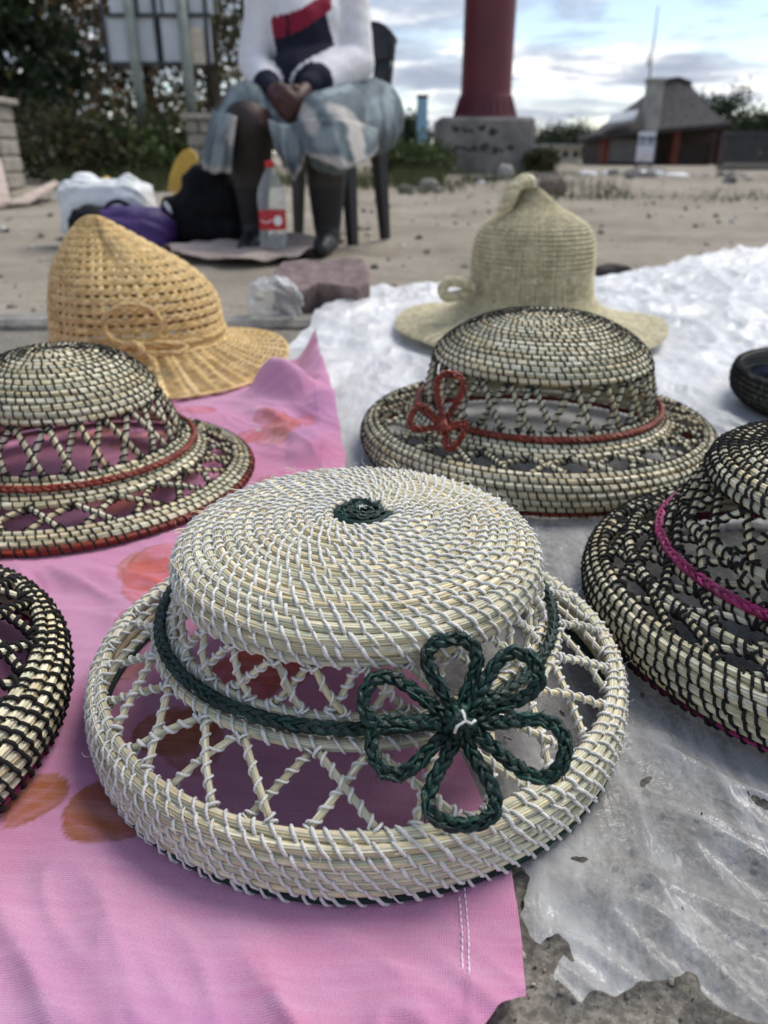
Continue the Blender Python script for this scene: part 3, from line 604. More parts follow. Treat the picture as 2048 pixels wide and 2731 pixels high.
V, Q = lathe([(rt,z1+.05),(rt*.985,3.4),(rt*.985,8.0),(0.01,8.0)], 56); V[:,0] += cx_; mb = MB(); mb.add(V, Q); mb.build('shaft', M['red'], tw)
mb = MB(); y_ = -w-.006
for k, (u0, v0, s_) in enumerate(((985,278,1),(1012,282,1.2),(1040,276,1),(1066,284,1.1),(990,318,1.1),(1018,322,1.3),(1048,318,1.2),(1076,324,1.2),(1100,320,.8))):
    c = at(u0, v0, Yt)-np.array(tw.location); t = np.linspace(0, 1, 40); P = np.stack([c[0]+.16*s_*(t-.5)+.02*np.sin(t*23+k), np.full(40, y_), c[2]+.055*s_*np.sin(t*(9+k%4*3)+k)*(.5+.5*np.sin(t*5+k*2))], 1)
    mb.tube(P, .011+.012*np.abs(np.sin(t*4+k)), 5, flat=.15)
mb.build('graffiti', M['scrawl'], tw)
M['blue'] = mat('pale_blue_paint', (.24,.42,.55), .6, .15, 3); Yb = 14.6; a, b = at(899,352,Yb), at(921,352,Yb); zt = at(910,212,Yb)[2]; bp_ = empty('blue_post', ((a[0]+b[0])/2, Yb, 0), 'pale blue marker post left of the red column', 'post'); mb = MB(); w_ = (b[0]-a[0])/2; mb.box((-w_,-.05,-.05), (w_,.05,zt), bev=.02); mb.build('panel', M['blue'], bp_, False); mb = MB(); mb.box((-w_*1.12,-.06,zt), (w_*1.12,.06,zt+.05), bev=.01); mb.build('top_cap', M['steel_dark'], bp_, False)

# ------------------------------------------------------------------ thatched hut
M['thatch'] = mat('thatch', (.052,.048,.050), .95, .35, 4, bump=1.0, bscale=16, aniso=(2,2,.5)); M['brick'] = mat('red_brick', (.15,.042,.025), .9, .25, 9); M['dark_wall'] = mat('brown_wall', (.055,.04,.034), .9, .25, 3); M['grey_render'] = mat('grey_render', (.30,.30,.29), .9, .2, 3); M['tin'] = mat('pale_sheet', (.34,.37,.42), .6, .1, 3)
Yh = 28.0; hut = empty('thatched_hut', gp(1410, Yh+2), 'thatched hut with brick pillars and a rendered chimney', 'hut'); oh = np.array(hut.location)
def hp(u, v, Y=Yh): return at(u, v, Y)-oh
el, er = hp(1250,292), hp(1572,268); pk = hp(1465,172, Yh+2.2); sl_ = hp(1432,178,Yh+2.2); sr_ = hp(1492,182,Yh+2.2)
zE = (el[2]+er[2])/2; D = 4.6
e0 = hp(1292,296); e3 = hp(1252,291,Yh+D); e2 = hp(1545,268,Yh+D); ev = [e0, np.array((er[0],er[1]-.1,er[2]+.02)), np.array((e2[0],e2[1],er[2])), np.array((e3[0],e3[1],e0[2]))]
rg = [sl_, pk, sr_]
def roof_patch(mb, A, B, C_, Dd, n=14):                             # quad patch A,B (eave) to Dd,C_ (ridge), slightly sagging with shaggy noise
    s = np.linspace(0,1,n*2); t = np.linspace(0,1,n); Sg, Tg = np.meshgrid(s, t); P = ((A*(1-Sg[...,None])+B*Sg[...,None])*(1-Tg[...,None])+(Dd*(1-Sg[...,None])+C_*Sg[...,None])*Tg[...,None])
    P[...,2] += -.10*np.sin(PI*Tg)+.03*fbm(Sg*9, Tg*5, 6); mb.add(P.reshape(-1,3), grid_quads(n*2, n))
mb = MB(); roof_patch(mb, ev[0], (ev[0]+ev[1])/2, rg[1], rg[0]); roof_patch(mb, (ev[0]+ev[1])/2, ev[1], rg[2], rg[1]); roof_patch(mb, ev[1], ev[2], rg[2]+(0,.4,0), rg[2]); roof_patch(mb, ev[3], ev[0], rg[0], rg[0]+(0,.4,0)); roof_patch(mb, ev[2], ev[3], rg[0]+(0,.4,0), rg[2]+(0,.4,0))
mb.add(np.array([rg[0], rg[1], rg[2], rg[2]+(0,.4,0), rg[0]+(0,.4,0)]), None, [(0,1,4),(1,3,4),(1,2,3)])
rfo = mb.build('roof', M['thatch'], hut)
mb = MB(); mb.tube([rg[0], rg[1], rg[2]], .10, 8); mb.build('ridge_cap', M['thatch'], rfo)
mb = MB()                                                            # thick eave edge
for p, q in ((ev[0],ev[1]),(ev[1],ev[2]),(ev[2],ev[3]),(ev[3],ev[0])): mb.tube([p, (p+q)/2, q], .09, 8)
mb.build('eave', M['thatch'], rfo)
for u, lab in ((1300,None),(1447,None),(1548,None)):
    a, b = hp(u-7,380,Yh+.5), hp(u+7,380,Yh+.5); mb = MB(); mb.box((a[0],.0-2+.5-.2,-.1), (b[0],-2+.5+.25,zE-.02), bev=.02); mb.build('brick_pillar', M['brick'], hut, False)
a, b = hp(1306,300,Yh+1.2), hp(1438,300,Yh+1.2); mb = MB(); mb.box((a[0],-.8,-.1), (b[0],2.2,zE-.08)); mb.build('wall', M['dark_wall'], hut, False)
a, b = hp(1456,308,Yh+.8), hp(1540,308,Yh+.8); mb = MB(); mb.box((a[0],-1.2,-.1), (b[0],-1.0,a[2]), bev=.02); mb.build('low_wall', M['dark_wall'], hut, False)
mb = MB(); a, b = hp(1456,300,Yh+3), hp(1546,300,Yh+3); mb.box((a[0]-.6,1.6,-.1), (b[0]+.3,1.8,zE+.25)); mb.build('rear_wall', M['dark_wall'], hut, False)
for k in range(9):
    u = 1312+k*12; a, b = hp(u,300,Yh+1.15), hp(u+7,350,Yh+1.15); mb = MB(); mb.box((a[0],-.86,b[2]), (b[0],-.83,a[2])); mb.build('slat', M['grey_render'], hut, False)
a, b = hp(1383,300,Yh+.1), hp(1412,300,Yh+.1); zc = hp(1398,170,Yh+.1)[2]; mb = MB(); mb.box((a[0],-2.25,1.0), (b[0],-1.75,zc-.12), bev=.02); ch = mb.build('chimney', M['grey_render'], hut, False)
mb = MB(); mb.box((a[0]-.05,-2.3,zc-.12), (b[0]+.05,-1.7,zc), bev=.02); mb.build('chimney_cap', M['grey_render'], ch, False)
a, b, c, d = hp(1300,284,Yh+.15), hp(1362,274,Yh+.15), hp(1370,254,Yh+.9), hp(1312,264,Yh+.9); mb = MB(); up_ = np.array((0,-.06,.1)); mb.add(np.array([a,b,c,d,a+up_,b+up_,c+up_,d+up_])+(0,-.35,.12), [(0,1,2,3),(4,7,6,5),(0,4,5,1),(1,5,6,2),(2,6,7,3),(3,7,4,0)]); mb.build('roof_sheet', M['tin'], hut, False)
m_ = empty('antenna_mast', at(1402,172,Yh)+np.array((0,.0,0)), 'thin antenna mast rising from the hut chimney', 'mast'); tp = at(1411,12,Yh)-np.array(m_.location)
mb = MB(); mb.tube([(0,0,-.1), (0,0,tp[2])], [.035,.018], 8); mb.build('pole', M['post'], m_)
mb = MB(); mb.tube([(-.10,0,.35),(-.10,0,.75)], .03, 8); mb.tube([(-.10,0,.5),(0,0,.5)], .012, 6); mb.build('bracket', M['post'], m_)
# poster board
M['poster'] = None
def poster_material():
    m = bpy.data.materials.new('poster_print'); m.use_nodes = True; N = NT(m.node_tree); N.n.clear(); co = N.add('ShaderNodeTexCoord').outputs['Generated']; s = N.add('ShaderNodeSeparateXYZ', {0: co}); z = s.outputs[2]
    b1 = N.math('MULTIPLY', N.math('GREATER_THAN', z, .55), N.math('LESS_THAN', z, .85)); nz = N.noise(co, 7, 3); col = N.mix(N.math('MULTIPLY', b1, N.ramp(nz, [(.42,0.0),(.5,1.0)])), (.62,.64,.72), (.06,.09,.16)); b2 = N.math('LESS_THAN', z, .3); col = N.mix(N.math('MULTIPLY', b2, N.ramp(nz, [(.5,0.0),(.6,.8)])), col, (.55,.36,.20))
    N.add('ShaderNodeOutputMaterial', {0: N.add('ShaderNodeBsdfPrincipled', {'Base Color': col, 'Roughness': .6}).outputs[0]}); return m
M['poster'] = poster_material(); Yp = 24.0; a, b = at(1372,350,Yp), at(1418,284,Yp); po = empty('poster_board', (a[0]/2+b[0]/2, Yp, 0), 'white and blue poster on a board in front of the hut', 'poster'); w_ = (b[0]-a[0])/2
mb = MB(); mb.box((-w_,-.02,a[2]), (w_,.0,b[2])); mb.build('print', M['poster'], po, False)
for s_ in (-1,1): mb = MB(); mb.box((s_*w_*.8-.03,.01,-.05), (s_*w_*.8+.03,.06,b[2])); mb.build('leg', M['steel_dark'], po, False)
# small far buildings and railing
def shed(label, u0, u1, vt, Y, mtl, roofm, wins):
    a, b = at(u0,vt,Y), at(u1,vt,Y); r = empty('far_building', ((a[0]+b[0])/2, Y, 0), label, 'building', 'small buildings on the skyline'); w = (b[0]-a[0])/2; h = a[2]; mb = MB(); mb.box((-w,0,-.1), (w,3,h)); mb.build('wall', mtl, r, False)
    mb = MB(); mb.box((-w-.15,-.2,h), (w+.15,3.2,h+.12)); mb.build('roof', roofm, r, False)
    for k in range(wins): x0 = -w+2*w*(k+.5)/wins; mb = MB(); mb.box((x0-w*.18/1,-.03,h*.35), (x0+w*.18,-.005,h*.75)); mb.build('window', M['steel_dark'], r, False)
M['cream'] = mat('cream_wall', (.62,.57,.47), .9, .15, 2)
shed('cream far building just left of the hut', 1190, 1256, 318, 34, M['cream'], M['grey_render'], 3); shed('grey far building right of the plinth', 1148, 1188, 326, 37, M['grey_render'], M['steel_dark'], 2)
rl = empty('railing', at(1610,384,20)*np.array((1,1,0)), 'dark vertical-bar railing at the right behind the rubble', 'railing')
for k in range(26):
    u = 1560+k*6; a = at(u,300,20)-np.array(rl.location); mb = MB(); mb.box((a[0]-.018,-.02,-.05), (a[0]+.018,.02,at(u,285,20)[2]+.04*(k%2))); mb.build('bar', M['steel_dark'], rl, False)
for v in (296,366): a, b = at(1556,v,20)-np.array(rl.location), at(1720,v,20)-np.array(rl.location); mb = MB(); mb.box((a[0],.022,a[2]-.03), (b[0],.05,a[2]+.03)); mb.build('rail', M['steel_dark'], rl, False)

# ------------------------------------------------------------------ rubble and litter at the back
M['litter'] = mat('white_litter', (.72,.73,.75), .6, .12, 20)
def rock(label, u, v, wpx, hpx, seed, col, group, mtl='stone', name='rubble_stone', cat='stone'):
    g_ = gnd(u, v); Y_ = g_[1]; z0 = zfar(g_[0], Y_); w = (at(u+wpx/2,v,Y_)[0]-at(u-wpx/2,v,Y_)[0])/2; h = (at(u,v-hpx,Y_)[2]-at(u,v,Y_)[2])
    o = lump(name, (g_[0], Y_+w*.6, z0-.02), (w, w*.8, h*.62), M[mtl], None, seed, (.75,.75), .16, 1.7, np.array(col), 22, 14, smooth=True); tag(o, label, cat, group)
rock('dark stone beside the pale hat at the edge of the white plastic', 1328, 603, 84, 48, 3, (.07,.062,.06), None)
rock('pale boulder on the grass left of the plinth', 928, 408, 42, 26, 5, (.30,.28,.25), None); rock('pale stone heap below the plinth', 1092, 392, 34, 36, 8, (.36,.34,.32), None); rock('brown boulder behind the peak of the pale hat', 1195, 424, 66, 42, 12, (.20,.16,.135), None); rock('grey rounded stone in front of the poster', 1400, 385, 90, 24, 14, (.13,.125,.13), None)
for k in range(80):
    u = rng.uniform(870,1655); v = rng.uniform(384,414); s_ = 9+24*rng.random()**2
    rock('small grey rubble stone strewn across the back of the sand', u, v, s_, s_*.7, 20+k, np.array((.22,.205,.19))*(.5+rng.random()), 'rubble stones at the back')
for k, (u, v, w_, h_) in enumerate(((1405,404,70,14),(1462,398,60,14),(1310,402,26,14),(1268,404,40,12),(1550,398,22,10),(1040,404,18,9),(1640,397,34,11),(1590,400,20,8))):
    rock('white plastic scrap lying among the rubble', u, v, w_, h_, 90+k, (1,1,1), 'white litter at the back', 'litter', 'litter_scrap', 'litter')
for k in range(22):
    u = rng.uniform(10,1650); v = rng.uniform(440,610)
    if 380 < u < 900 or 1000 < u < 1300: continue
    rock('small pebble or crumb of litter on the open sand', u, v, 5+8*rng.random(), 4+3*rng.random(), 140+k, np.array((.25,.22,.2))*(.5+1.6*rng.random()), 'crumbs on the open sand')
# ------------------------------------------------------------------ things round the person
org = gnd(640,560)
def film(name, col, fac, rough=.08):
    m = bpy.data.materials.new(name); m.use_nodes = True; N = NT(m.node_tree); N.n.clear(); p = N.add('ShaderNodeBsdfPrincipled', {'Base Color': (*col,1), 'Roughness': rough, 'Specular IOR Level': .8}); t = N.add('ShaderNodeBsdfTransparent', {0: (.93,.95,.95,1)})
    fr = N.add('ShaderNodeLayerWeight', {0: .45}).outputs['Facing']; N.add('ShaderNodeOutputMaterial', {0: N.add('ShaderNodeMixShader', {0: N.math('ADD', fac, N.math('MULTIPLY', N.math('POWER', fr, 2.0), .6), clamp=True), 1: t.outputs[0], 2: p.outputs[0]}).outputs[0]}); return m
# paver and clear bag
pv = empty('concrete_paver', (*gnd(694,692)[:2],0), 'dusky red zigzag concrete paver holding down the plastic', 'paver'); M['paver'] = mat('red_paver', (.20,.145,.14), .92, .2, 30, bump=.6, bscale=160, hue=(.25,.185,.175))
pl = np.array([(-.105,-.035),(-.085,-.060),(-.045,-.052),(-.015,-.030),(.025,-.045),(.070,-.058),(.100,-.040),(.112,.0),(.108,.045),(.07,.060),(.02,.045),(-.03,.060),(-.085,.058),(-.112,.015)])*(1.02,1.32)
def prism(pl, z0, z1, bev=.006):
    m = len(pl); c = pl.mean(0); inn = c+(pl-c)*(1-bev/.09); V = np.concatenate([np.c_[pl, np.full(m,z0)], np.c_[pl, np.full(m,z1-bev)], np.c_[inn, np.full(m,z1)], [(c[0],c[1],z1)]])
    Q = [(k*m+i, k*m+(i+1)%m, (k+1)*m+(i+1)%m, (k+1)*m+i) for k in (0,1) for i in range(m)]; T = [(2*m+i, 2*m+(i+1)%m, 3*m) for i in range(m)]; return V, np.array(Q), np.array(T)
V, Q, T = prism(pl, .0, .072); mb = MB(); mb.add(rotz(V,.15), Q, T); mb.build('block', M['paver'], pv, False, loc=(0,.075,.030), rot=(.36,0,.05))
M['clear'] = film('thin_clear_film', (.80,.82,.84), .22, .18)
cb = lump('clear_plastic_bag', (*(gnd(592,706)[:2]+(0,.03)),.004), (.058,.05,.054), M['clear'], None, 31, (.9,.8), .17, 2.0, None, 60, 40); tag(cb, 'crumpled clear plastic bag beside the red paver', 'plastic bag')
# pinkish card sheet in front of the bags
u_, v_ = np.linspace(0,1,60), np.linspace(0,1,24); A = [gnd(355,548), gnd(560,527), gnd(722,530)]; Bq = [gnd(395,567), gnd(560,578), gnd(722,550)]
top = spline(A, 60); bot = spline(Bq, 60); Vv = top[None]*(1-v_[:,None,None])+bot[None]*v_[:,None,None]
Vv[...,1] += .03*fbm(Vv[...,0]*6, v_[:,None]*1.5+0*Vv[...,0], 5); Vv[...,2] = .026+.022*fbm(Vv[...,0]*4, Vv[...,1]*5, 7)+.006*np.sin(Vv[...,1]*40+Vv[...,0]*10)
o = obj('cardboard', mkmesh('cardboard', Vv-org*(1,1,0), grid_quads(60,24)), M['card'], None, tuple(org*(1,1,0))); tag(o, 'crumpled pinkish card sheet lying in front of the black bag', 'cardboard')
sm = o.modifiers.new('t', 'SOLIDIFY'); sm.thickness = .004
# bags
M['white_bag'] = mat('white_carrier', (.74,.77,.78), .4, .08, 20, bump=.8, bscale=25); M['purple'] = mat('purple_nylon', (.060,.024,.145), .6, .25, 10, bump=.7, bscale=22); M['black_nylon'] = mat('black_nylon', (.005,.005,.008), .8, .3, 10, bump=.8, bscale=16, spec=.2); M['yellow'] = mat('yellow_plastic', (.80,.48,.07), .45, .12, 12, bump=.3, bscale=25)
def ctr(u, v, Y): p = at(u, v, Y); return p
g1 = gnd(240,538); k1 = (at(340,450,3.45)[0]-at(145,450,3.45)[0])/2
wb = empty('white_carrier_bag', (at(242,500,3.5)[0],3.5,0), 'white plastic carrier bag standing at the left of the bags', 'bag'); hw = at(242,388,3.5)[2]
lump('bag', (0,0,0), (k1*1.0,.13,hw*.57), M['white_bag'], wb, 41, (.5,.42), .07, 3.0, None, 60, 40)
for s_, f_ in ((-1,.30),(1,.42)): mb = MB(); mb.tube(spline([(s_*k1*.75,.0,hw*.90),(s_*k1*.55,-.03,hw*1.02),(s_*k1*f_,.0,hw*1.03),(s_*k1*.15,.02,hw*.90)],16), .022, 7, flat=.3); mb.build('handle', M['white_bag'], wb)
mb = MB(); p = at(230,388,3.6)-np.array(wb.location); mb.tube([p-(0,0,.06), p+(0,0,.0), p+(0,0,.012)], [.016,.016,.011], 10); mb.build('yellow_cap', M['yellow'], wb)
pb = empty('purple_bag', (at(275,500,3.22)[0],3.22,0), 'purple and black nylon bag in front of the white carrier bag', 'bag'); k2 = (at(375,500,3.22)[0]-at(165,500,3.22)[0])/2; h2_ = at(270,447,3.22)[2]
lump('bag', (0,0,0), (k2,.13,h2_*.58), M['purple'], pb, 43, (.8,.75), .06, 2.2, None, 60, 40)
lump('black_panel', (-k2*.62,-.03,0), (k2*.42,.125,h2_*.60), M['black_nylon'], pb, 44, (.8,.75), .05, 2.2, None, 40, 30)
mb = MB(); mb.tube(spline([(-k2*.35,-.10,h2_*.55),(-k2*.28,-.06,h2_*1.0),(-k2*.12,.0,h2_*1.13),(k2*.05,.05,h2_*1.0)],16), .009, 6, flat=.4); mb.build('strap', M['black_nylon'], pb)
bb = empty('black_bag', (at(455,500,3.30)[0],3.30,0), 'bulky black holdall leaning against the seated person', 'bag'); k3 = (at(556,500,3.3)[0]-at(348,500,3.3)[0])/2; h3_ = at(450,352,3.3)[2]
def bp3(u, v, Y=3.3): return at(u, v, Y)-np.array(bb.location)
def cap_(u0,v0,r0,u1,v1,r1,Y=3.3): return (at(u0,v0,Y), r0, at(u1,v1,Y), r1)
blob('bag', [cap_(395,490,.075,510,490,.08), cap_(395,455,.07,500,440,.085), cap_(420,395,.05,470,390,.06), cap_(415,470,.08,430,385,.055), cap_(440,375,.035,470,380,.05), cap_(490,420,.07,530,470,.055), cap_(535,420,.03,540,510,.045), cap_(365,440,.035,385,500,.05)], .010, M['black_nylon'], bb, None, 5, disp=lambda P: .008*fbm(P[:,0]*18, P[:,2]*18, 5))
mb = MB(); mb.tube(spline([bp3(505,395,3.22),bp3(515,408,3.21),bp3(520,420,3.20)],8), .008, 6, flat=.3); mb.build('green_tag', mat('green_tape',(.015,.12,.05),.6), bb)
mb = MB(); mb.tube(spline([bp3(355,440,3.26),bp3(365,452,3.22),bp3(372,462,3.215)],8), [.006,.016,.004,.016,.01,.006,.004,.003], 6, flat=.4); mb.build('white_tag', M['white_bag'], bb)
mb = MB(); mb.tube(spline([bp3(536,405,3.24),bp3(545,440,3.22),bp3(548,480,3.225)],10), .005, 6); mb.build('zip', M['post'], bb)
yb_ = empty('yellow_bag', (at(395,400,3.42)[0],3.42,at(395,410,3.42)[2]), 'yellow plastic bag handle rising behind the black bag', 'bag'); q_ = lambda u, v, Y=3.42: at(u, v, Y)-np.array(yb_.location)
mb = MB()
oc = [(362,412),(368,378),(380,345),(395,325),(410,320),(424,332),(428,348),(420,360),(412,375),(406,412)]; ic = [(396,352),(398,343),(404,337),(411,337),(415,344),(414,354),(408,362),(401,362)]
import mathutils
cd = mathutils.geometry.delaunay_2d_cdt([mathutils.Vector(p) for p in oc+ic], [], [list(range(len(oc))), list(range(len(oc), len(oc)+len(ic)))], 3, 1e-4)
vs = [tuple(q_(p.x, p.y)) for p in cd[0]]; tr_ = [f for f in cd[2] if not (all(i >= len(oc) for i in f))]
me = bpy.data.meshes.new('handle'); me.from_pydata(vs, [], tr_); me.update(); o = obj('handle', me, M['yellow'], yb_); sm = o.modifiers.new('t','SOLIDIFY'); sm.thickness = .02; sm.offset = 0
lump('body', (0,.03,-.17), (.05,.05,.13), M['yellow'], yb_, 47, (.8,.7), .06, 2.0, None, 30, 20)

# ------------------------------------------------------------------ bottle
M['pet'] = film('clear_pet', (.75,.80,.80), .16); M['label_red'] = mat('red_label', (.48,.012,.018), .4, .06, 10); M['label_white'] = mat('white_print', (.8,.78,.78), .5, .03, 10); M['cap_red'] = mat('red_cap', (.55,.015,.015), .4, .05, 10)
Yc = 2.98; cbx = at(590,500,Yc)[0]; bt_ = empty('cola_bottle', (cbx, Yc, .03), 'clear plastic cola bottle with red label and red cap', 'bottle'); R0 = (at(620,470,Yc)[0]-at(561,470,Yc)[0])/2; Hh = at(590,348,Yc)[2]-.03; g_ = Hh/.33
V, Q = lathe(np.array([(.0,.012),(R0*.55,.0),(R0*.9,.012),(R0,.035),(R0*.97,.07*g_),(R0*.96,.075*g_),(R0*.96,.155*g_),(R0,.165*g_),(R0,.20*g_),(R0*.88,.235*g_),(R0*.6,.27*g_),(R0*.32,.295*g_),(R0*.27,.31*g_)]), 40); mb = MB(); mb.add(V, Q); mb.build('shell', M['pet'], bt_)
V, Q = lathe(np.array([(R0*.985,.078*g_),(R0*.99,.08*g_),(R0*.99,.150*g_),(R0*.985,.152*g_)]), 40); mb = MB(); mb.add(V, Q); lb = mb.build('label', M['label_red'], bt_)
mb = MB()                                                              # white disc and ribbon of the label, wrapped on the front
def onlab(a, z): r = R0*1.003; return (r*math.sin(a), -r*math.cos(a), z)
zc = .113*g_; pts = [onlab(.55+.34*math.cos(t), zc+.019*g_*math.sin(t)) for t in np.linspace(0,2*PI,20)]; c0 = onlab(.55, zc); mb.add(np.array([np.array(c0)*(1.004,1.004,1)]+pts), None, [(0,1+i,1+(i+1)%20) for i in range(19)])
ribbon = []
for t in np.linspace(-.9,.15,14): zz_ = zc+.006*g_*math.sin(t*4); ribbon += [onlab(t, zz_-.0022*g_), onlab(t, zz_+.0022*g_)]
mb.add(np.array(ribbon), [(2*i,2*i+2,2*i+3,2*i+1) for i in range(13)]); mb.build('label_print', M['label_white'], lb, False)
V, Q = lathe(np.array([(R0*.31,.308*g_),(R0*.33,.309*g_),(R0*.33,.329*g_),(R0*.30,.332*g_),(0.0005,.332*g_)]), 28); mb = MB(); mb.add(V, Q); mb.build('cap', M['cap_red'], bt_)

# ------------------------------------------------------------------ chair
fr_, rr_ = gnd(762,531)[:2], gnd(832,517)[:2]; dirb = (rr_-fr_)/np.linalg.norm(rr_-fr_); side = np.array((-dirb[1], dirb[0])); cw = .46
feet = [fr_, rr_, rr_+side*cw, fr_+side*cw]; cc = sum(feet)/4; chair = empty('plastic_chair', (cc[0],cc[1],0), 'black plastic chair under the seated person', 'chair'); zs = .43
def L3(s, b, z): p = (fr_+rr_)/2+side*s+dirb*b; return np.array((p[0]-cc[0], p[1]-cc[1], z))      # s: from right side leftwards, b: to the back
dp = np.linalg.norm(rr_-fr_)/2
for s, b in ((0,-dp),(0,dp),(cw,-dp),(cw,dp)):
    f_ = L3(s, b, 0); t_ = L3(.03 if s == 0 else cw-.03, b*.9, zs-.01); mb = MB(); n_ = 8; P = f_[None]*(1-np.linspace(0,1,n_)[:,None])+t_[None]*np.linspace(0,1,n_)[:,None]; mb.tube(P, np.linspace(.024,.038,n_), 4, flat=.75); mb.build('leg', M['black_plastic'], chair, False)
def panel(mb, fn, nu, nv, th):
    u, v = np.meshgrid(np.linspace(0,1,nu), np.linspace(0,1,nv)); P = fn(u, v); n = np.cross(np.gradient(P, axis=1), np.gradient(P, axis=0)); n /= np.linalg.norm(n, axis=-1, keepdims=True)+1e-9
    V = np.concatenate([(P+n*th/2).reshape(-1,3), (P-n*th/2).reshape(-1,3)]); q = grid_quads(nu,nv); m = nu*nv; e = []
    for i in range(nu-1): e += [(i,i+m,i+1+m,i+1), ((nv-1)*nu+i,(nv-1)*nu+i+1,(nv-1)*nu+i+1+m,(nv-1)*nu+i+m)]
    for j in range(nv-1): e += [(j*nu,(j+1)*nu,(j+1)*nu+m,j*nu+m), (j*nu+nu-1,j*nu+nu-1+m,(j+1)*nu+nu-1+m,(j+1)*nu+nu-1)]
    mb.add(V, np.concatenate([q, q[:,::-1]+m, np.array(e)]))
def seatf(u, v): s = u*cw; b = -dp*1.25+v*dp*2.5; P = np.stack([((fr_+rr_)/2)[0]+side[0]*s+dirb[0]*b-cc[0], ((fr_+rr_)/2)[1]+side[1]*s+dirb[1]*b-cc[1], zs-.02*np.sin(PI*u)*np.sin(PI*v)-.03*sstep(.12,0,v)], -1); return P
mb = MB(); panel(mb, seatf, 14, 14, .025); mb.build('seat', M['black_plastic'], chair)
def backf(u0, u1, v0, v1):
    def f(u, v):
        U = u0+(u1-u0)*u; Vv = v0+(v1-v0)*v; rnd = .025*(sstep(.75,1,Vv))*(np.abs(U-.5)*2)**4; s = cw*(.02+.96*U); b = dp*1.12+.11*Vv+.035*np.sin(PI*U); z = zs+.01+.42*Vv-rnd*3
        return np.stack([((fr_+rr_)/2)[0]+side[0]*s+dirb[0]*b-cc[0], ((fr_+rr_)/2)[1]+side[1]*s+dirb[1]*b-cc[1], z], -1)
    return f
mb = MB(); panel(mb, backf(0,1,.62,1), 18, 8, .022); panel(mb, backf(0,.2,0,.62), 5, 8, .022); panel(mb, backf(.8,1,0,.62), 5, 8, .022); panel(mb, backf(.2,.8,0,.30), 10, 5, .022); panel(mb, backf(.46,.54,.30,.62), 3, 5, .022)
mb.build('backrest', M['black_plastic'], chair)

# ------------------------------------------------------------------ seated person
person = empty('person', (at(660,400,3.35)[0], 3.35, 0), 'seated person in white navy and red jacket and grey patterned skirt', 'person')
def J(u, v, Y): return at(u, v, Y)
SK = np.array((.070,.031,.026)); LEG = np.array((.026,.019,.016))
shL, elL, wrL = J(572,6,3.40), J(548,138,3.34), J(583,193,3.14)         # image-left arm
shR, elR, wrR = J(752,10,3.46), J(768,132,3.42), J(668,186,3.18)
hipL, knL, anL = J(665,262,3.52), J(535,268,3.10), J(548,487,3.16)
hipR, knR, anR = J(790,262,3.56), J(702,282,3.08), J(707,492,3.12)
pel, chest, neck = J(715,240,3.55), J(652,60,3.44), J(650,-38,3.42); head = neck+np.array((-.015,-.035,.17))
caps = [(pel,.15,chest,.135),(chest,.13,neck,.06),(neck,.055,head-(0,0,.05),.055),(head-(0,.0,.03),.078,head+(0,.02,.045),.088),(head+(0,-.055,-.075),.035,head+(0,-.05,-.06),.04),
  (head+(0,-.09,-.005),.012,head+(0,-.108,-.03),.017),(head+(-.085,.01,-.02),.018,head+(-.088,.015,.01),.016),(head+(.085,.01,-.02),.018,head+(.088,.015,.01),.016),(head+(-.045,-.075,.022),.014,head+(.045,-.075,.022),.014),(head+(-.022,-.088,-.062),.012,head+(.022,-.088,-.062),.012),
  (chest+(0,0,.07),.08,shL,.06),(chest+(0,0,.07),.08,shR,.06),(shL,.058,elL,.046),(elL,.046,wrL,.030),(shR,.058,elR,.046),(elR,.046,wrR,.030),
  (pel,.14,hipL,.11),(pel,.14,hipR,.11),(hipL,.11,knL,.090),(hipR,.11,knR,.092),(knL,.088,knL*.62+anL*.38+(0,.03,0),.078),(knL*.62+anL*.38+(0,.03,0),.078,anL,.050),(knR,.090,knR*.62+anR*.38+(0,.03,0),.080),(knR*.62+anR*.38+(0,.03,0),.080,anR,.052),
  (anL,.048,anL+(0,-.02,-.03),.044),(anR,.050,anR+(0,-.02,-.03),.046)]
def hand(wr, palm_c, fdir, spread, curl, thumb):                       # palm, four unequal bent fingers, thumb from the side of the palm
    f = np.array(fdir, float); f /= np.linalg.norm(f); s = np.array(spread, float); s -= f*s.dot(f); s /= np.linalg.norm(s); c = np.array(curl, float); c -= f*c.dot(f); c /= np.linalg.norm(c)
    P = np.array(palm_c); out = [(wr,.028,P,.027)]
    for k, ln in enumerate((.070,.080,.076,.060)):
        b = P+f*.036+s*(.030-.020*k); j1 = b+(f*.80+c*.35)*ln*.45; j2 = j1+(f*.35+c*.85)*ln*.33; j3 = j2+(-f*.25+c*.9)*ln*.28
        out += [(P+s*(.024-.016*k),.017,b,.0115),(b,.011,j1,.0100),(j1,.0100,j2,.0090),(j2,.0090,j3,.0078)]
    t0 = P-f*.02+s*.026; t1 = t0+(s*.55+f*.75)*.034+c*.010; t2 = t1+(f*.95+s*.05)*.030+c*.012; out += [(t0,.016,t1,.0125),(t1,.012,t2,.0095)] if thumb else []
    return out
pL, pR = J(603,210,3.08), J(640,214,3.09)
caps += hand(wrL, pL, (.75,-.25,-.55), (.45,-.2,.8), (.1,.75,-.6), True)
caps += hand(wrR, pR, (-.70,-.25,-.60), (-.45,-.2,.8), (-.1,.75,-.6), True)
zk = J(0,408,3.08)[2]
def bodycol(P):
    C = np.tile(SK, (len(P),1)); low = P[:,2] < .56; inhand = np.minimum(np.linalg.norm(P-pL, axis=1), np.linalg.norm(P-pR, axis=1)) < .115
    C[low & ~inhand] = LEG; C[P[:,2] < zk] = (.007,.007,.008); return C
blob('body', caps, .0065, M['skin'], person, bodycol, 3)
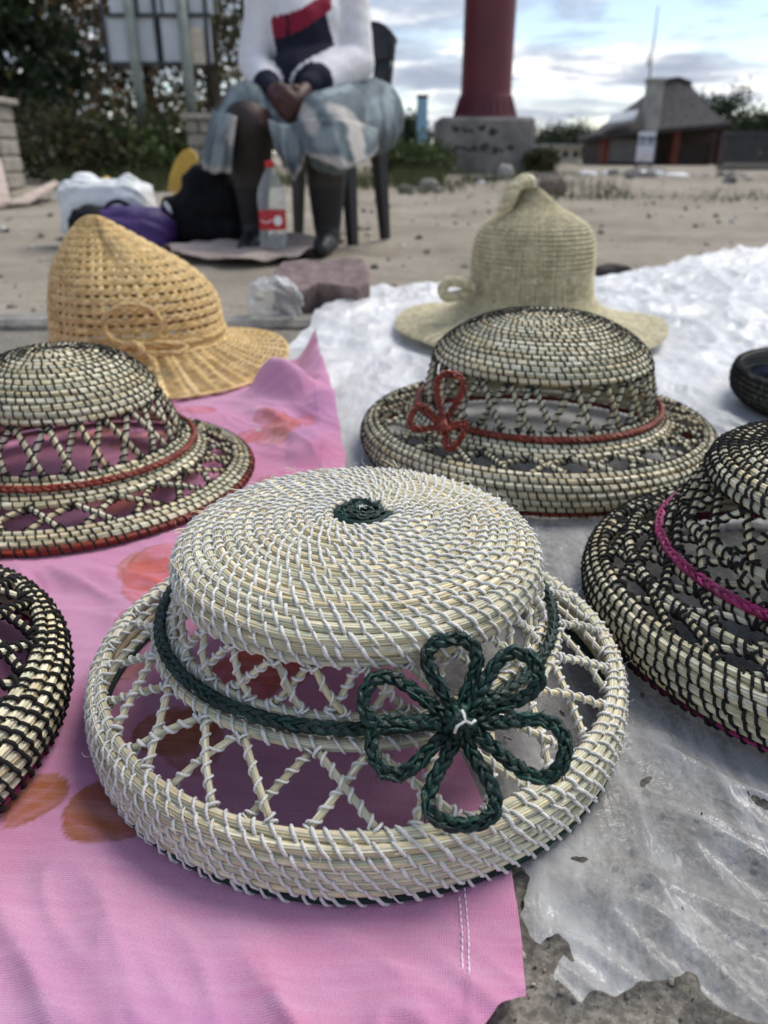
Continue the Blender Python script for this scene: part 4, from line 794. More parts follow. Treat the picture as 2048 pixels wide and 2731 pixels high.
# jacket: continuous torso and sleeves, colour blocked
navyP = [(560,82),(600,80),(650,62),(705,28),(712,60),(722,95),(716,150),(690,205),(560,215),(556,150)]; redP = [(553,42),(600,34),(640,24),(690,-6),(716,-30),(716,22),(652,64),(600,84),(556,88)]
tonp = lambda pl: np.array([at(u, v, 3.30)[[0,2]] for u, v in pl])
NP, RP = tonp(navyP), tonp(redP)
def sd(P, a, b): d = b-a; t = np.clip(((P-a)@d)/(d@d), 0, 1); return np.linalg.norm(P-a-t[:,None]*d, axis=1), t
def jackcol(P):
    C = np.tile((.70,.69,.72), (len(P),1)); s = 3.30/P[:,1]; x = P[:,0]*s; z = CAMH+(P[:,2]-CAMH)*s
    n1 = pip(x, z, NP); r1 = pip(x, z, RP); fr = P[:,1] < 3.47
    d1, _ = sd(P, shL, elL); d2, t2 = sd(P, elL, wrL); d3, _ = sd(P, shR, elR); d4, t4 = sd(P, elR, wrR); dt, _ = sd(P, pel, chest)
    arm = (np.minimum(d1/.072, d2/.058) < np.minimum(1.12, dt/.15))|(np.minimum(d3/.080, d4/.070) < np.minimum(1.12, dt/.15))
    C[n1 & fr] = (.012,.013,.028); C[r1 & fr] = (.22,.016,.040); seam = np.abs(x-at(622,60,3.30)[0]) < .006; C[r1 & fr & seam] = (.03,.008,.02)
    back = ~fr; C[back & (P[:,2] < 1.0)] = (.015,.016,.032)
    C[arm] = (.70,.69,.72); C[(d2 < .07)&(t2 > .80)] = (.012,.013,.028); C[(d4 < .07)&(t4 > .76)] = (.012,.013,.028); return C
wj = pel+(chest-pel)*.35
blob('jacket', [(pel+(-.02,-.02,.02),.165,wj+(-.01,-.03,0),.160),(wj+(-.01,-.04,0),.155,chest+(0,-.02,0),.150),(chest+(-.04,-.03,.02),.11,chest+(.06,-.03,.02),.11),(chest+(0,0,.06),.10,shL,.078),(chest+(0,0,.06),.10,shR,.085),(chest,.12,neck-(0,0,.02),.080),
  (shL,.072,elL,.060),(elL,.060,wrL+(elL-wrL)*.18,.052),(wrL+(elL-wrL)*.2,.046,wrL,.040),(shR,.080,elR,.074),(elR,.076,wrR+(elR-wrR)*.22,.058),(wrR+(elR-wrR)*.24,.050,wrR,.042),(J(640,165,3.30),.10,J(690,165,3.36),.12)], .008, M['fabric'], person, jackcol, 4,
  disp=lambda P: .005*fbm(P[:,0]*8+P[:,2]*5, P[:,2]*12, 3, 2))
# skirt draped over both thighs
ELL = [(745,250,46,15,35,1),(768,302,15,52,-10,1),(548,246,46,13,-10,1),(505,278,13,38,10,1),(668,258,17,42,-25,1),(712,345,30,10,10,1),(806,256,17,48,10,0),(735,190,55,11,-20,0),(705,302,26,26,0,0),(490,246,15,52,20,0),(474,342,13,34,0,0),(622,305,20,42,-15,0),(590,232,30,12,10,0),(840,230,10,60,0,0)]
def skcol(P):
    d = P[:,1]*math.cos(PITCH)-(P[:,2]-CAMH)*math.sin(PITCH); up = P[:,1]*math.sin(PITCH)+(P[:,2]-CAMH)*math.cos(PITCH); u = (1024+F*P[:,0]/d)/S; v = (1365.5-F*up/d)/S
    u = u+7*fbm(u/24, v/24, 4); v = v+7*fbm(u/24+9, v/24, 5)
    C = np.tile((.150,.185,.205), (len(P),1)); C = C*(.85+.4*np.clip(fbm(u/22, v/40, 6),-.4,.4))[:,None]
    for cx, cy, rx, ry, ro, k in ELL:
        a = math.radians(ro); x = (u-cx)*math.cos(a)+(v-cy)*math.sin(a); y = -(u-cx)*math.sin(a)+(v-cy)*math.cos(a); f = sstep(1.25,.75,np.hypot(x/rx, y/ry))*(.95 if k else .7)
        C = C+(np.array((.47,.44,.42) if k else (.29,.345,.37))-C)*f[:,None]
    return C
sk = blob('skirt', [(hipR+(.02,0,.02),.142,knR+(0,.04,.02),.112),(hipL+(.05,0,.0),.14,knL+(0,.045,.035),.104),(pel,.16,hipR,.145),(J(800,262,3.42),.105,J(815,288,3.5),.085),(J(560,262,3.16),.085,J(640,266,3.18),.085),(knR+(0,.0,-.01),.105,J(712,318,3.08),.098),(J(498,275,3.12),.07,J(480,320,3.14),.045)],
  .009, M['fabric'], person, skcol, 3, disp=lambda P: .010*fbm(P[:,0]*13+P[:,1]*9, P[:,2]*3.5, 8, 3))
def drape(top, bot, n, waves, amp, seed):                              # hanging cloth between a top line and a hem, with folds that open downwards
    A = spline([J(*p) for p in top], n); Bt = spline([J(*p) for p in bot], n); t = np.linspace(0,1,14)[:,None,None]; P = A[None]*(1-t)+Bt[None]*t
    s = np.linspace(0,1,n)[None]; f = np.sin(s*waves*2*PI+seed)*.6+np.sin(s*waves*3.7*PI+seed*2)*.4; P[...,1] -= (amp*f*(.25+.75*t[...,0])+.012*np.sin(PI*t[...,0])); P[...,2] += .004*np.sin(s*17+seed)*t[...,0]
    C = skcol(P.reshape(-1,3)); lace = sstep(.86,.95,np.broadcast_to(t[...,0],P.shape[:2])).reshape(-1,1); C = C*(1-lace*.7)+np.array((.50,.47,.45))*lace*.7
    o = obj('skirt_hem', mkmesh('skirt_hem', P-np.array(person.location), grid_quads(n,14), C), M['fabric'], sk); m = o.modifiers.new('t','SOLIDIFY'); m.thickness = .004
drape([(462,235,3.26),(472,245,3.04),(492,245,2.99),(512,252,2.98)], [(438,355,3.28),(444,368,3.08),(470,374,3.02),(500,372,3.00)], 40, 3, .018, 1)
drape([(578,258,2.99),(605,268,3.02),(632,268,3.03),(662,258,2.98)], [(592,318,3.00),(622,372,3.02),(640,386,3.02),(658,340,2.97)], 34, 2.5, .016, 2)
drape([(648,262,2.99),(672,258,2.93),(706,255,2.91),(745,258,2.95),(785,268,3.10),(815,280,3.28)], [(662,330,2.95),(682,342,2.91),(730,362,2.89),(770,358,2.96),(796,342,3.12),(815,325,3.30)], 60, 4, .016, 3)
M['shoe'] = mat('black_shoe', (.006,.006,.007), .5, .2, 20)
for an in (anL, anR): blob('shoe', [(an+(0,.03,-.03),.052,(an[0],an[1]+.02,.048),.048),((an[0],an[1]+.02,.046),.046,(an[0]-.01,an[1]-.10,.038),.040),((an[0]-.01,an[1]-.10,.036),.038,(an[0]-.015,an[1]-.15,.030),.030)], .007, M['shoe'], person, None, 3)
blob('hair', [(head+(0,.03,.04),.094,head+(0,.05,.0),.088),(head+(0,.0,.075),.075,head+(0,.06,-.05),.07)], .008, mat('dark_hair',(.008,.007,.007),.7,.3,60,bump=.8,bscale=120), person, None, 2)
for s_ in (-1,1): mb = MB(); V, Q = lathe([(.0003,-.011),(.007,-.0085),(.011,0),(.007,.0085),(.0003,.011)], 12); mb.add(V+(head+np.array((s_*.034,-.080,.002))-np.array(person.location)), Q); mb.build('eye', mat('eye',(.35,.33,.30),.3,.02), person)
# ------------------------------------------------------------------ coiled straw hats
STRAW = np.array((1.13,1.12,1.30))*np.array([(.66,.60,.36),(.60,.56,.35),(.53,.53,.33),(.66,.57,.31),(.70,.65,.42),(.57,.48,.25),(.46,.43,.25),(.62,.60,.40)])
GREEN = np.array((.45,.50,.50))*np.array([(.003,.045,.034),(.005,.062,.046),(.002,.028,.022),(.007,.078,.056),(.003,.036,.03),(.004,.055,.036)])
REDOR = np.array([(.24,.034,.014),(.18,.022,.011),(.30,.05,.02),(.14,.016,.009)])
MAGEN = np.array([(.30,.012,.10),(.22,.008,.08),(.38,.03,.14),(.16,.006,.055)])
def rz_profile(pts, d):                                           # rings at arc-length spacing d along a profile
    P = spline(pts, 400); L = np.concatenate([[0], np.cumsum(np.hypot(*np.diff(P, axis=0).T))])
    n = max(2, round(L[-1]/d)+1); s = np.linspace(0, L[-1], n)
    q = np.stack([np.interp(s, L, P[:,k]) for k in (0,1)], 1); t = np.gradient(q, axis=0); t /= np.linalg.norm(t, axis=1, keepdims=True)
    nn = np.stack([-t[:,1], t[:,0]], 1)                            # centre -> out profile: normal points up/out
    nn[nn[:,1] < -.3] *= 1
    return q, nn
def coil(name, q0, q1, n0, n1, d, stems, seg, cols, parent, seed, shift=(0,0)):
    r = .5*(q0[0]+q1[0]); closed = np.allclose(q0, q1); m = max(18, int(2*PI*max(r,.01)/seg)); th = np.linspace(0, 2*PI, m, endpoint=not closed)
    f = th/(2*PI); rr = q0[0]+(q1[0]-q0[0])*f; zc = q0[1]+(q1[1]-q0[1])*f
    rr = rr+.05*d*pn(np.cos(th)*r*70+seed*3.1, np.sin(th)*r*70, 5); zc = zc+.06*d*pn(np.cos(th)*r*70, np.sin(th)*r*70+seed*2.7, 6)
    nr = n0[0]+(n1[0]-n0[0])*f; nz = n0[1]+(n1[1]-n0[1])*f
    k = stems*3; prof = np.tile([.74,1.0,1.0], stems); ph = (np.arange(k)+np.tile([0,-.28,.28], stems))*2*PI/k
    ph = ph[None]+(.9*np.sin(th*3+seed)+.5*np.sin(th*7+seed*2))[:,None]*(.35)+seed
    rad = d/2*prof[None]*(1+.11*pn(th[:,None]*r*80, np.arange(k)[None]//3*3.3+seed, 7))
    u, w = rad*np.cos(ph), rad*np.sin(ph)                           # u along normal, w along profile
    R_ = rr[:,None]+u*nr[:,None]+w*nz[:,None]; Z_ = zc[:,None]+u*nz[:,None]-w*nr[:,None]
    V = np.stack([R_*np.cos(th)[:,None]+shift[0], R_*np.sin(th)[:,None]+shift[1], Z_], -1).reshape(-1,3)
    i = np.arange(m if closed else m-1)[:,None]; j = np.arange(k)[None]; i2 = (i+1)%m; j2 = (j+1)%k
    Q = np.stack([i*k+j, i2*k+j, i2*k+j2, i*k+j2], -1).reshape(-1,4)
    arc = (th*r/.055)[:,None]+np.arange(k)[None]//3*.37+seed*1.3
    hh = (np.floor(arc).astype(int)*7919+(np.arange(k)[None]//3)*104729+int(seed*131))%len(cols); h2 = ((np.floor(arc*.5).astype(int)*331+(np.arange(k)[None]//3)*17+int(seed*7))%13)/13
    C = cols[hh]*(.70+.50*h2[...,None])
    o = obj(name, mkmesh(name, V, Q, C.reshape(-1,3)), M['straw'], parent); return o
PHI = np.radians(np.array([-118,-82,-46,0,46,82,118.]))
def stitch_rows(rows, tr, sides=5):                                # rows: r,z,nr,nz,d,count,phase,slant,shift
    Vs = []; n = 0
    for (q0, q1, n0, n1, d, cnt, phase, slant, sh) in rows:
        th0 = (np.arange(cnt)+phase)/cnt*2*PI+rng.normal(size=cnt)*.10*2*PI/cnt; th0 %= 2*PI; f = (th0/(2*PI))[:,None]
        r = q0[0]+(q1[0]-q0[0])*f; z = q0[1]+(q1[1]-q0[1])*f; nr = n0[0]+(n1[0]-n0[0])*f; nz = n0[1]+(n1[1]-n0[1])*f
        g = d/2+tr*(.75+.25*rng.random((cnt,1))); u = g*np.cos(PHI)[None]; w = g*np.sin(PHI)[None]
        R_ = r+u*nr+w*nz; Z_ = z+u*nz-w*nr; sl = slant*(1+.2*rng.normal(size=(cnt,1)))
        th = th0[:,None]+(sl*np.sin(PHI*.9)[None]*.5)/np.maximum(r,.01)
        P = np.stack([R_*np.cos(th)+sh[0], R_*np.sin(th)+sh[1], Z_], -1)   # cnt,7,3
        T = np.gradient(P, axis=1); T /= np.linalg.norm(T, axis=2, keepdims=True)+1e-12
        c0 = np.stack([r*np.cos(th), r*np.sin(th), z+0*th], -1)+np.array((sh[0],sh[1],0)); N = P-c0; N -= (N*T).sum(2, keepdims=True)*T; N /= np.linalg.norm(N, axis=2, keepdims=True)+1e-12
        B = np.cross(T, N); a = np.arange(sides)*2*PI/sides
        wd = tr*(1+.15*rng.normal(size=(cnt,1,1,1)))*np.array((.6,.9,1.08,1.1,1.08,.9,.6))[None,:,None,None]
        Vs.append((P[:,:,None]+wd*(np.cos(a)[None,None,:,None]*N[:,:,None]*.85+np.sin(a)[None,None,:,None]*B[:,:,None])).reshape(-1,3)); n += cnt
    V = np.concatenate(Vs); i = np.arange(6)[:,None]; j = np.arange(sides)[None]; j2 = (j+1)%sides
    q = np.stack([i*sides+j, (i+1)*sides+j, (i+1)*sides+j2, i*sides+j2], -1).reshape(-1,4)
    Q = (np.arange(n)[:,None,None]*(7*sides)+q[None]).reshape(-1,4); return V, Q
def cyl(r, th, z): return np.array((r*math.cos(th), r*math.sin(th), z))
def strut(p0, p1, rad, tr, parent, tmat, fine, outn, wobble=.0007):
    n = 9 if fine else 6; t = np.linspace(0,1,n)[:,None]; L = np.linalg.norm(p1-p0)
    P = p0*(1-t)+p1*t+outn*(.0018*np.sin(PI*t))+rng.normal(size=3)*wobble*np.sin(PI*t)
    ns_ = 7 if fine else 5; k = ns_*3; prof = np.tile([.70,1.0,1.0], ns_); tw = rng.normal()*.8
    V, Q, T = tube(P, rad*(.94+.1*rng.random()), k, prof=prof, twist=tw)
    base = STRAW[rng.integers(0, len(STRAW), k//3)]*(.75+.4*rng.random((k//3,1))); C = np.repeat(base, 3, 0)*(.85+.2*rng.random()); C = np.concatenate([np.tile(C, (n,1)), C[:2]])
    o = obj('strut', mkmesh('strut', V, [Q, T], C), M['straw'], parent)
    # thread wound round the bundle: tight at both ends, open in the middle
    pitch = (.0085 if fine else .0090)*(.85+.3*rng.random()); nt = max(2, round(L/pitch)); ppt = 9 if fine else 6
    turns = [np.linspace(-.03,.03,ppt), np.linspace(.03,.97,nt*ppt), np.linspace(.97,1.03,ppt)]
    tt_ = np.concatenate(turns); ang = np.arange(len(tt_))*2*PI/ppt+rng.random()*6
    Pc = np.stack([np.interp(tt_, t[:,0], P[:,c]) for c in range(3)], 1)+np.where((tt_<0)|(tt_>1), 1, 0)[:,None]*0
    Tn, Nn, Bn = frames(P); Nn = Nn[4 if fine else 3]; Bn = Bn[4 if fine else 3]
    rw = (rad+tr*.55)*(1+.35*((tt_<.08)|(tt_>.92)))
    H = Pc+rw[:,None]*(np.cos(ang)[:,None]*Nn+np.sin(ang)[:,None]*Bn)
    V, Q, T = tube(H, tr*(1+.1*rng.normal()), 5 if fine else 4)
    obj('wrap_thread', mkmesh('wrap_thread', V, [Q, T]), tmat, o)
def lattice(parent, a, b, n, span, rad, tr, tmat, fine, out, jit=.10, ph=0.0, skip=None):
    ja = rng.normal(size=n)*jit; jb = rng.normal(size=n)*jit; st = 2*PI/n
    for i in range(n):
        for sgn in (1, -1):
            ta = (i+ph+ja[i])*st+sgn*.06*st; jn = (i+sgn*span); tb = (jn+ph+jb[int(round(jn))%n])*st-sgn*.06*st
            if skip and skip(ta): continue
            off = .0012*sgn; m = (ta+tb)/2; on = np.array((math.cos(m)*out[0], math.sin(m)*out[0], out[1]))
            strut(cyl(a[0], ta, a[1])+on*off, cyl(b[0], tb, b[1])+on*off, rad, tr, parent, tmat, fine, on)
def braid_strands(P, Nrm, a, b, rad, lam, cols, closed=False, sides=12, n_over=1):
    P = np.asarray(P, float); L = np.concatenate([[0], np.cumsum(np.linalg.norm(np.diff(P, axis=0), axis=1))]); n = int(L[-1]/(lam/10)); s = np.linspace(0, L[-1], n)
    Pi = np.stack([np.interp(s, L, P[:,k]) for k in range(3)], 1); Ni = np.stack([np.interp(s, L, Nrm[:,k]) for k in range(3)], 1)
    T, N, B = frames(Pi, False, Ni); mb = MB(); w = 2*PI/lam
    for k in range(3):
        ph = w*s+2*PI*k/3; C = Pi+B*(a*np.sin(ph))[:,None]+N*(b*np.sin(2*ph))[:,None]
        prof = np.tile([.66,1.05,1.05], sides//3)
        V, Q, Tt = tube(C, rad*(1+.12*np.sin(ph*1.0+k)), sides, prof=prof, flat=.9, twist=s[-1]/lam*PI*.25)
        stem = np.arange(sides)//3; seg = (s/lam*1.0+k*.33).astype(int)
        cc = cols[(seg[:,None]*31+stem[None]*17+k*5)%len(cols)]*(.75+.5*(((seg[:,None]*13+stem[None]*7+k)%9)/9))[...,None]
        mb.add(V, Q, Tt, np.concatenate([cc.reshape(-1,3), cc[0,:1], cc[-1,:1]]))
    return mb
def ring_path(r, z, n=260, t0=0.0, t1=2*PI, nr=.7, nz=.7):
    t = np.linspace(t0, t1, n); P = np.stack([r*np.cos(t), r*np.sin(t), np.full(n, z)], 1); return P, np.stack([nr*np.cos(t), nr*np.sin(t), np.full(n, nz)], 1)

def coiled_hat(label, loc, crown, d, center, bands, lats, rim, braid, thread, fine=False, tr=.0009, seg=.005, stems=5, sp=.0082, shift=(0,0), tilt=(0,0), rz=0.0, rimcol=GREEN, group=None, ccol=None, ncen=0, slant=.0055, brick=False):
    root = empty('coiled_hat', loc, label, 'hat', group); root.rotation_euler = (tilt[0], tilt[1], rz)
    tm = M[thread]; rows = []
    q, nn = rz_profile(crown, d); acc = 0.0; last = 0
    levels = [(.016, 10), (.030, 22), (.052, 38), (.078, 58), (.104, 74), (9, 88)]
    for i in range(1, len(q)):
        qa, qb, na, nb = q[i-1], q[i], nn[i-1], nn[i]; f = 1-min(1, qb[0]/.12); sh = (shift[0]*f, shift[1]*f)
        if i == 1: qa = np.array((d*.45, qa[1]))
        cen = i <= ncen
        cc = ccol if cen else STRAW
        coil('coil', qa, qb, na, nb, d*1.03, stems, seg, cc, root, i*1.7, sh)
        cnt = next(c for lim, c in levels if qb[0] < lim)*.0082/sp; cnt = int(cnt)
        if cnt != last: acc = 0; last = cnt
        if not cen: rows.append((qa, qb, na, nb, d*1.03, cnt, acc, slant, sh))
        acc += (.5 if brick else slant*cnt/(2*PI*max(qb[0],.01))*.92)
    def rings(lst, col_last=None, stitch=True):
        nonlocal rows
        acc = 0.0; L = np.array(lst); t = np.gradient(L, axis=0) if len(L) > 1 else np.array([(1.,-.6)]); t /= np.linalg.norm(t, axis=1, keepdims=True)
        n_ = np.stack([-t[:,1], t[:,0]], 1)
        for i, (r, z) in enumerate(lst):
            c_ = col_last if (col_last is not None and i == len(lst)-1) else STRAW
            coil('coil', (r,z), (r,z), n_[i], n_[i], d*1.05, stems, seg, c_, root, 40+i*2.3+r*90)
            cnt = int(2*PI*np.mean(L[:,0])/sp); rows.append(((r,z),(r,z),n_[i],n_[i],d*1.05,cnt,acc,slant*1.1,(0,0))); acc += (.5 if brick else slant*1.1*cnt/(2*PI*r)*.95)
    for b_ in bands: rings(b_)
    rings(rim, rimcol)
    V, Q = stitch_rows(rows, tr, 5 if fine else 4); o = obj('stitching', mkmesh('stitching', V, Q), tm, root); tag(o, kind='stuff')
    for (a, b, n, span, rad, ph) in lats:
        dv = np.array(b)-np.array(a); dv /= np.hypot(*dv); lattice(root, a, b, n, span, rad, tr*(.95 if thread == 'white_thread' else 1.25), tm, fine, (-dv[1], dv[0]), ph=ph)
    if braid:
        (br, bz), cols, (ba, bb, brd, lam), gap = braid; P, Nn = ring_path(br, bz, 320, gap, gap+2*PI)
        braid_strands(P, Nn, ba, bb, brd, lam, cols).build('braided_band', M['leaf_strip'], root)
    return root
def bow(root, name, C, tips, cols, br, camera_plane=True, lift=.008):
    """loops of braid round a centre; tips: (du,dv,halfwidth) in 1659-px of the photo about the centre, laid in the plane that faces up the slope of the brim"""
    view = C-np.array((0,0,CAMH)); depth = view[1]*math.cos(PITCH)+(CAMH-C[2])*math.sin(PITCH); k = depth/F*S
    en = -view/np.linalg.norm(view); en = en+np.array((0,0,.12)); en /= np.linalg.norm(en); ex = np.cross((0,0,1.), en)*-1; ex = np.cross(np.array((0,0,1.)), en); ex /= np.linalg.norm(ex); ey = np.cross(en, ex)
    org = np.array(root.location)
    grp = None
    for i, (du, dv, hw) in enumerate(tips):
        t = np.linspace(.015, .985, 60); tip = np.array((du, -dv))*k; L = np.hypot(*tip); tx = tip/L; ty = np.array((-tx[1], tx[0]))
        a = L*np.sin(PI*t)**.85; b = hw*k*np.sin(2*PI*t)*1.12*np.abs(np.sin(PI*t))**.25
        xy = a[:,None]*tx+b[:,None]*ty
        P = C+xy[:,:1]*ex+xy[:,1:]*ey+en*((lift*(.6+.5*(i%3)/2)*np.sin(PI*t))[:,None]+.0015*np.sin(5*t+i)[:,None]) - org
        braid_strands(P, np.tile(en, (60,1)), *br, cols).build(name, M['leaf_strip'], root)
    # split strips that have worked loose from the braid
    mb = MB()
    for i, (du, dv, hw) in enumerate(tips):
        tip = np.array((du, -dv))*k; L = np.hypot(*tip); tx = tip/L; ty = np.array((-tx[1], tx[0]))
        for q in range(9):
            t0 = rng.uniform(.05,.85); t = np.linspace(t0, t0+.10+.06*rng.random(), 7); a = L*np.sin(PI*t)**.85; b = hw*k*np.sin(2*PI*t)*1.12*np.abs(np.sin(PI*t))**.25
            xy = a[:,None]*tx+b[:,None]*ty; w_ = np.linspace(-1,1,7)**2*rng.uniform(.5,2.2)*br[2]; sg = rng.choice((-1,1)); nrm = np.gradient(xy, axis=0); nrm = np.stack([-nrm[:,1], nrm[:,0]], 1); nrm /= np.linalg.norm(nrm, axis=1, keepdims=True)+1e-9; xy = xy+nrm*(sg*(br[0]*.7+w_))[:,None]
            P = C+xy[:,:1]*ex+xy[:,1:]*ey+en*((lift*(.6+.5*(i%3)/2)*np.sin(PI*t))[:,None]+br[2]*1.5+.0006*rng.normal()) - org
            V, Q, T = tube(P, np.array((.3,.8,1,1,.9,.6,.2))*br[2]*.38, 5); mb.add(V, Q, T, cols[rng.integers(len(cols))]*rng.uniform(.8,2.2))
    tag(mb.build('split_strips', M['leaf_strip'], root), kind='stuff')
    # knot in the middle
    mb = MB()
    for i in range(7):
        an = i*2.4; t = np.linspace(0,1,12)[:,None]; v1 = math.cos(an)*ex+math.sin(an)*ey; v2 = -math.sin(an)*ex+math.cos(an)*ey
        P = C-org+en*.006+(t-.5)*2*br[2]*4.2*v1+en*(.0045*np.sin(PI*t))+v2*(.003*math.sin(i*5))
        V, Q, T = tube(P, br[2]*1.0, 6); mb.add(V, Q, T, cols[i%len(cols)])
    mb.build('knot', M['leaf_strip'], root); return ex, ey, en

BR = (.0022,.0012,.0020,.024)
hx, hy = HATS[0][:2]
h1 = coiled_hat('white-stitched straw hat with dark green braided flower in the foreground', (hx,hy,.0060),
    [(0,.1325),(.03,.132),(.06,.1295),(.088,.1258),(.105,.1215),(.1130,.1165),(.1152,.1095),(.1142,.1030)], .0062, None,
    [[(.1205,.0720),(.1258,.0673),(.1312,.0631)]],
    [((.1132,.1000),(.1198,.0750),28,.80,.0018,.2), ((.1342,.0610),(.1658,.0400),24,.84,.0020,.45)],
    [(.1690,.0390),(.1740,.0355),(.1760,.0297),(.1766,.0235),(.1766,.0172),(.1762,.0108),(.1752,.0045)],
    ((.1292,.0727), GREEN, BR, -.95), 'white_thread', fine=True, tr=.00094, seg=.0055, stems=13, sp=.0094, shift=(.003,.008), ccol=GREEN, ncen=3)
C1 = gnd(992,1562,.088); ex, ey, en = bow(h1, 'braided_loop', C1, [(-30,-176,54),(152,-140,46),(220,52,56),(18,204,68),(-176,82,54),(-206,-40,50)], GREEN, (.0022,.0014,.0019,.021))
mb = MB(); o_ = C1-np.array(h1.location)+en*.013
mb.tube([o_+ex*.001+ey*.005, o_+ex*.002+ey*.003+en*.002, o_+ex*.003+en*.002, o_-ex*.001-ey*.003+en*.002, o_-ex*.002-ey*.006], .0008, 6); mb.tube([o_+ex*.003, o_+ex*.006-ey*.001, o_+ex*.008+ey*.001], .0008, 6)
mb.build('tie_thread', M['white_thread'], h1)
# green strips and a wisp of cotton in the middle of the crown
mb = MB()
for k in range(46):
    an = rng.random()*2*PI; r0 = .002+.0135*rng.random()**.7; dr = an+PI/2+rng.normal()*.7; c0 = np.array((.003+r0*math.cos(an), .008+r0*math.sin(an), .1325+.0030+.0008*rng.random())); v1 = np.array((math.cos(dr), math.sin(dr), 0))*(.003+.003*rng.random())
    mb.tube([c0-v1-(0,0,.0016), c0+(0,0,.0004), c0+v1-(0,0,.0016)], .0009, 5, col=GREEN[k%6]*(.8+.9*rng.random()))
tag(mb.build('green_strips', M['leaf_strip'], h1), kind='stuff')
mb = MB()
for k in range(5):
    an = k*1.3; c0 = np.array((.003,.008,.1325+.0045)); mb.tube([c0, c0+np.array((math.cos(an)*.002, math.sin(an)*.002, .0006)), c0+np.array((math.cos(an+.5)*.004, math.sin(an+.5)*.004, -.0004))], [.0004,.0003,.0002], 4)
tag(mb.build('cotton_wisp', M['white_thread'], h1), kind='stuff')
mb = MB()                                                              # loose grass ends and cotton fuzz
for k in range(90):
    th = rng.random()*2*PI; r0, z0 = [(.1758,.0287),(.1736,.0345),(.1690,.0400),(.1152,.1095),(.1130,.1180),(.100,.1275),(.070,.1335)][k%7]
    p = np.array((r0*math.cos(th), r0*math.sin(th), z0)); out = np.array((math.cos(th), math.sin(th), .5 if r0 > .12 else 1.2)); tg = np.array((-math.sin(th), math.cos(th), 0)); L_ = .005+.010*rng.random(); s_ = 1 if k%2 else -1
    q = p+out*.003; mb.tube(spline([p+out*.001, q+tg*s_*L_*.5+out*.001*rng.random(), q+tg*s_*L_+out*(.0004+.0016*rng.random())], 6), [.0004,.0004,.0004,.0004,.0003,.0001], 4, col=STRAW[k%8])
tag(mb.build('loose_ends', M['straw'], h1), kind='stuff')
mb = MB()
for k in range(420):
    th = rng.random()*2*PI; r0, z0 = [(.1766,.0225),(.1736,.0345),(.1690,.0400),(.1152,.1095),(.1130,.1180),(.100,.1275),(.128,.068)][k%7]
    p = np.array((r0*math.cos(th), r0*math.sin(th), z0)); n_ = np.array((math.cos(th), math.sin(th), .6)); w_ = rng.normal(size=(3,3))*.0018; mb.tube(spline([p+n_*.0025, p+n_*.005+w_[0], p+n_*.006+w_[0]+w_[1]], 6), .00009, 3)
mb.build('cotton_fuzz', M['white_thread'], h1)['kind'] = 'stuff'
h2 = coiled_hat('black-stitched straw hat with magenta braid, at the right edge', (*HATS[1][:2],.009),
    [(0,.142),(.05,.141),(.088,.137),(.108,.1325),(.1160,.1265),(.1175,.117)], .0070, None,
    [[(.1315,.0845)], [(.1425,.0635),(.1465,.0590)], [(.1690,.0505)]],
    [((.1167,.114),(.1305,.087),24,.8,.0022,.1), ((.1325,.082),(.1415,.0665),22,.9,.0021,.4), ((.1490,.0575),(.1675,.0520),22,.8,.0022,.2), ((.1710,.0490),(.1865,.0425),24,.9,.0022,.6)],
    [(.1890,.0415),(.1950,.0375),(.1985,.0315),(.2000,.0245),(.1990,.0175),(.1963,.0108),(.1935,.0045)],
    ((.1475,.0662), MAGEN, BR, 1.0), 'black_thread', fine=True, tr=.00108, seg=.0055, stems=9, sp=.0086, rimcol=MAGEN, slant=.0036)
h3 = coiled_hat('black-stitched straw hat with rust red bow, round dome, middle right', (*HATS[2][:2],.006),
    [(0,.170),(.035,.1685),(.070,.161),(.102,.146),(.122,.130),(.1285,.1185)], .0070, None,
    [[(.1390,.0640),(.1450,.0590),(.1510,.0550),(.1570,.0515),(.163,.048)]],
    [((.1283,.1155),(.1382,.0670),24,.8,.0029,.3), ((.1660,.0465),(.1985,.0420),24,.88,.0028,.1)],
    [(.2020,.0415),(.2090,.0385),(.2145,.0330),(.2175,.0260),(.2175,.0185),(.2150,.0112),(.2115,.0045)],
    ((.1500,.0635), REDOR, BR, 2.0), 'black_thread', tr=.00086, seg=.0065, stems=6, sp=.0098, rimcol=REDOR, slant=.0022, brick=True)
C3 = gnd(958,925,.080); bow(h3, 'braided_loop', C3, [(14,-116,28),(-70,-26,25),(38,22,32)], REDOR, (.0022,.0013,.0018,.022), lift=.006)
h4 = coiled_hat('black-stitched straw hat with low dome and rust red braid, at the left edge', (*HATS[3][:2],.007),
    [(0,.148),(.032,.146),(.063,.138),(.086,.122),(.0985,.106),(.1015,.097)], .0070, None,
    [[(.1255,.0470),(.1310,.0420),(.1370,.0375),(.1430,.0330),(.1490,.0295)]],
    [((.1015,.0940),(.1245,.0500),22,.8,.0029,.2), ((.1520,.0275),(.1810,.0160),23,.85,.0028,.5)],
    [(.1845,.0150),(.1910,.0130),(.1970,.0100),(.2020,.0055)],
    ((.1390,.0430), REDOR, BR, 2.0), 'black_thread', tr=.00086, seg=.0065, stems=6, sp=.0098, rimcol=REDOR, slant=.0022, brick=True)
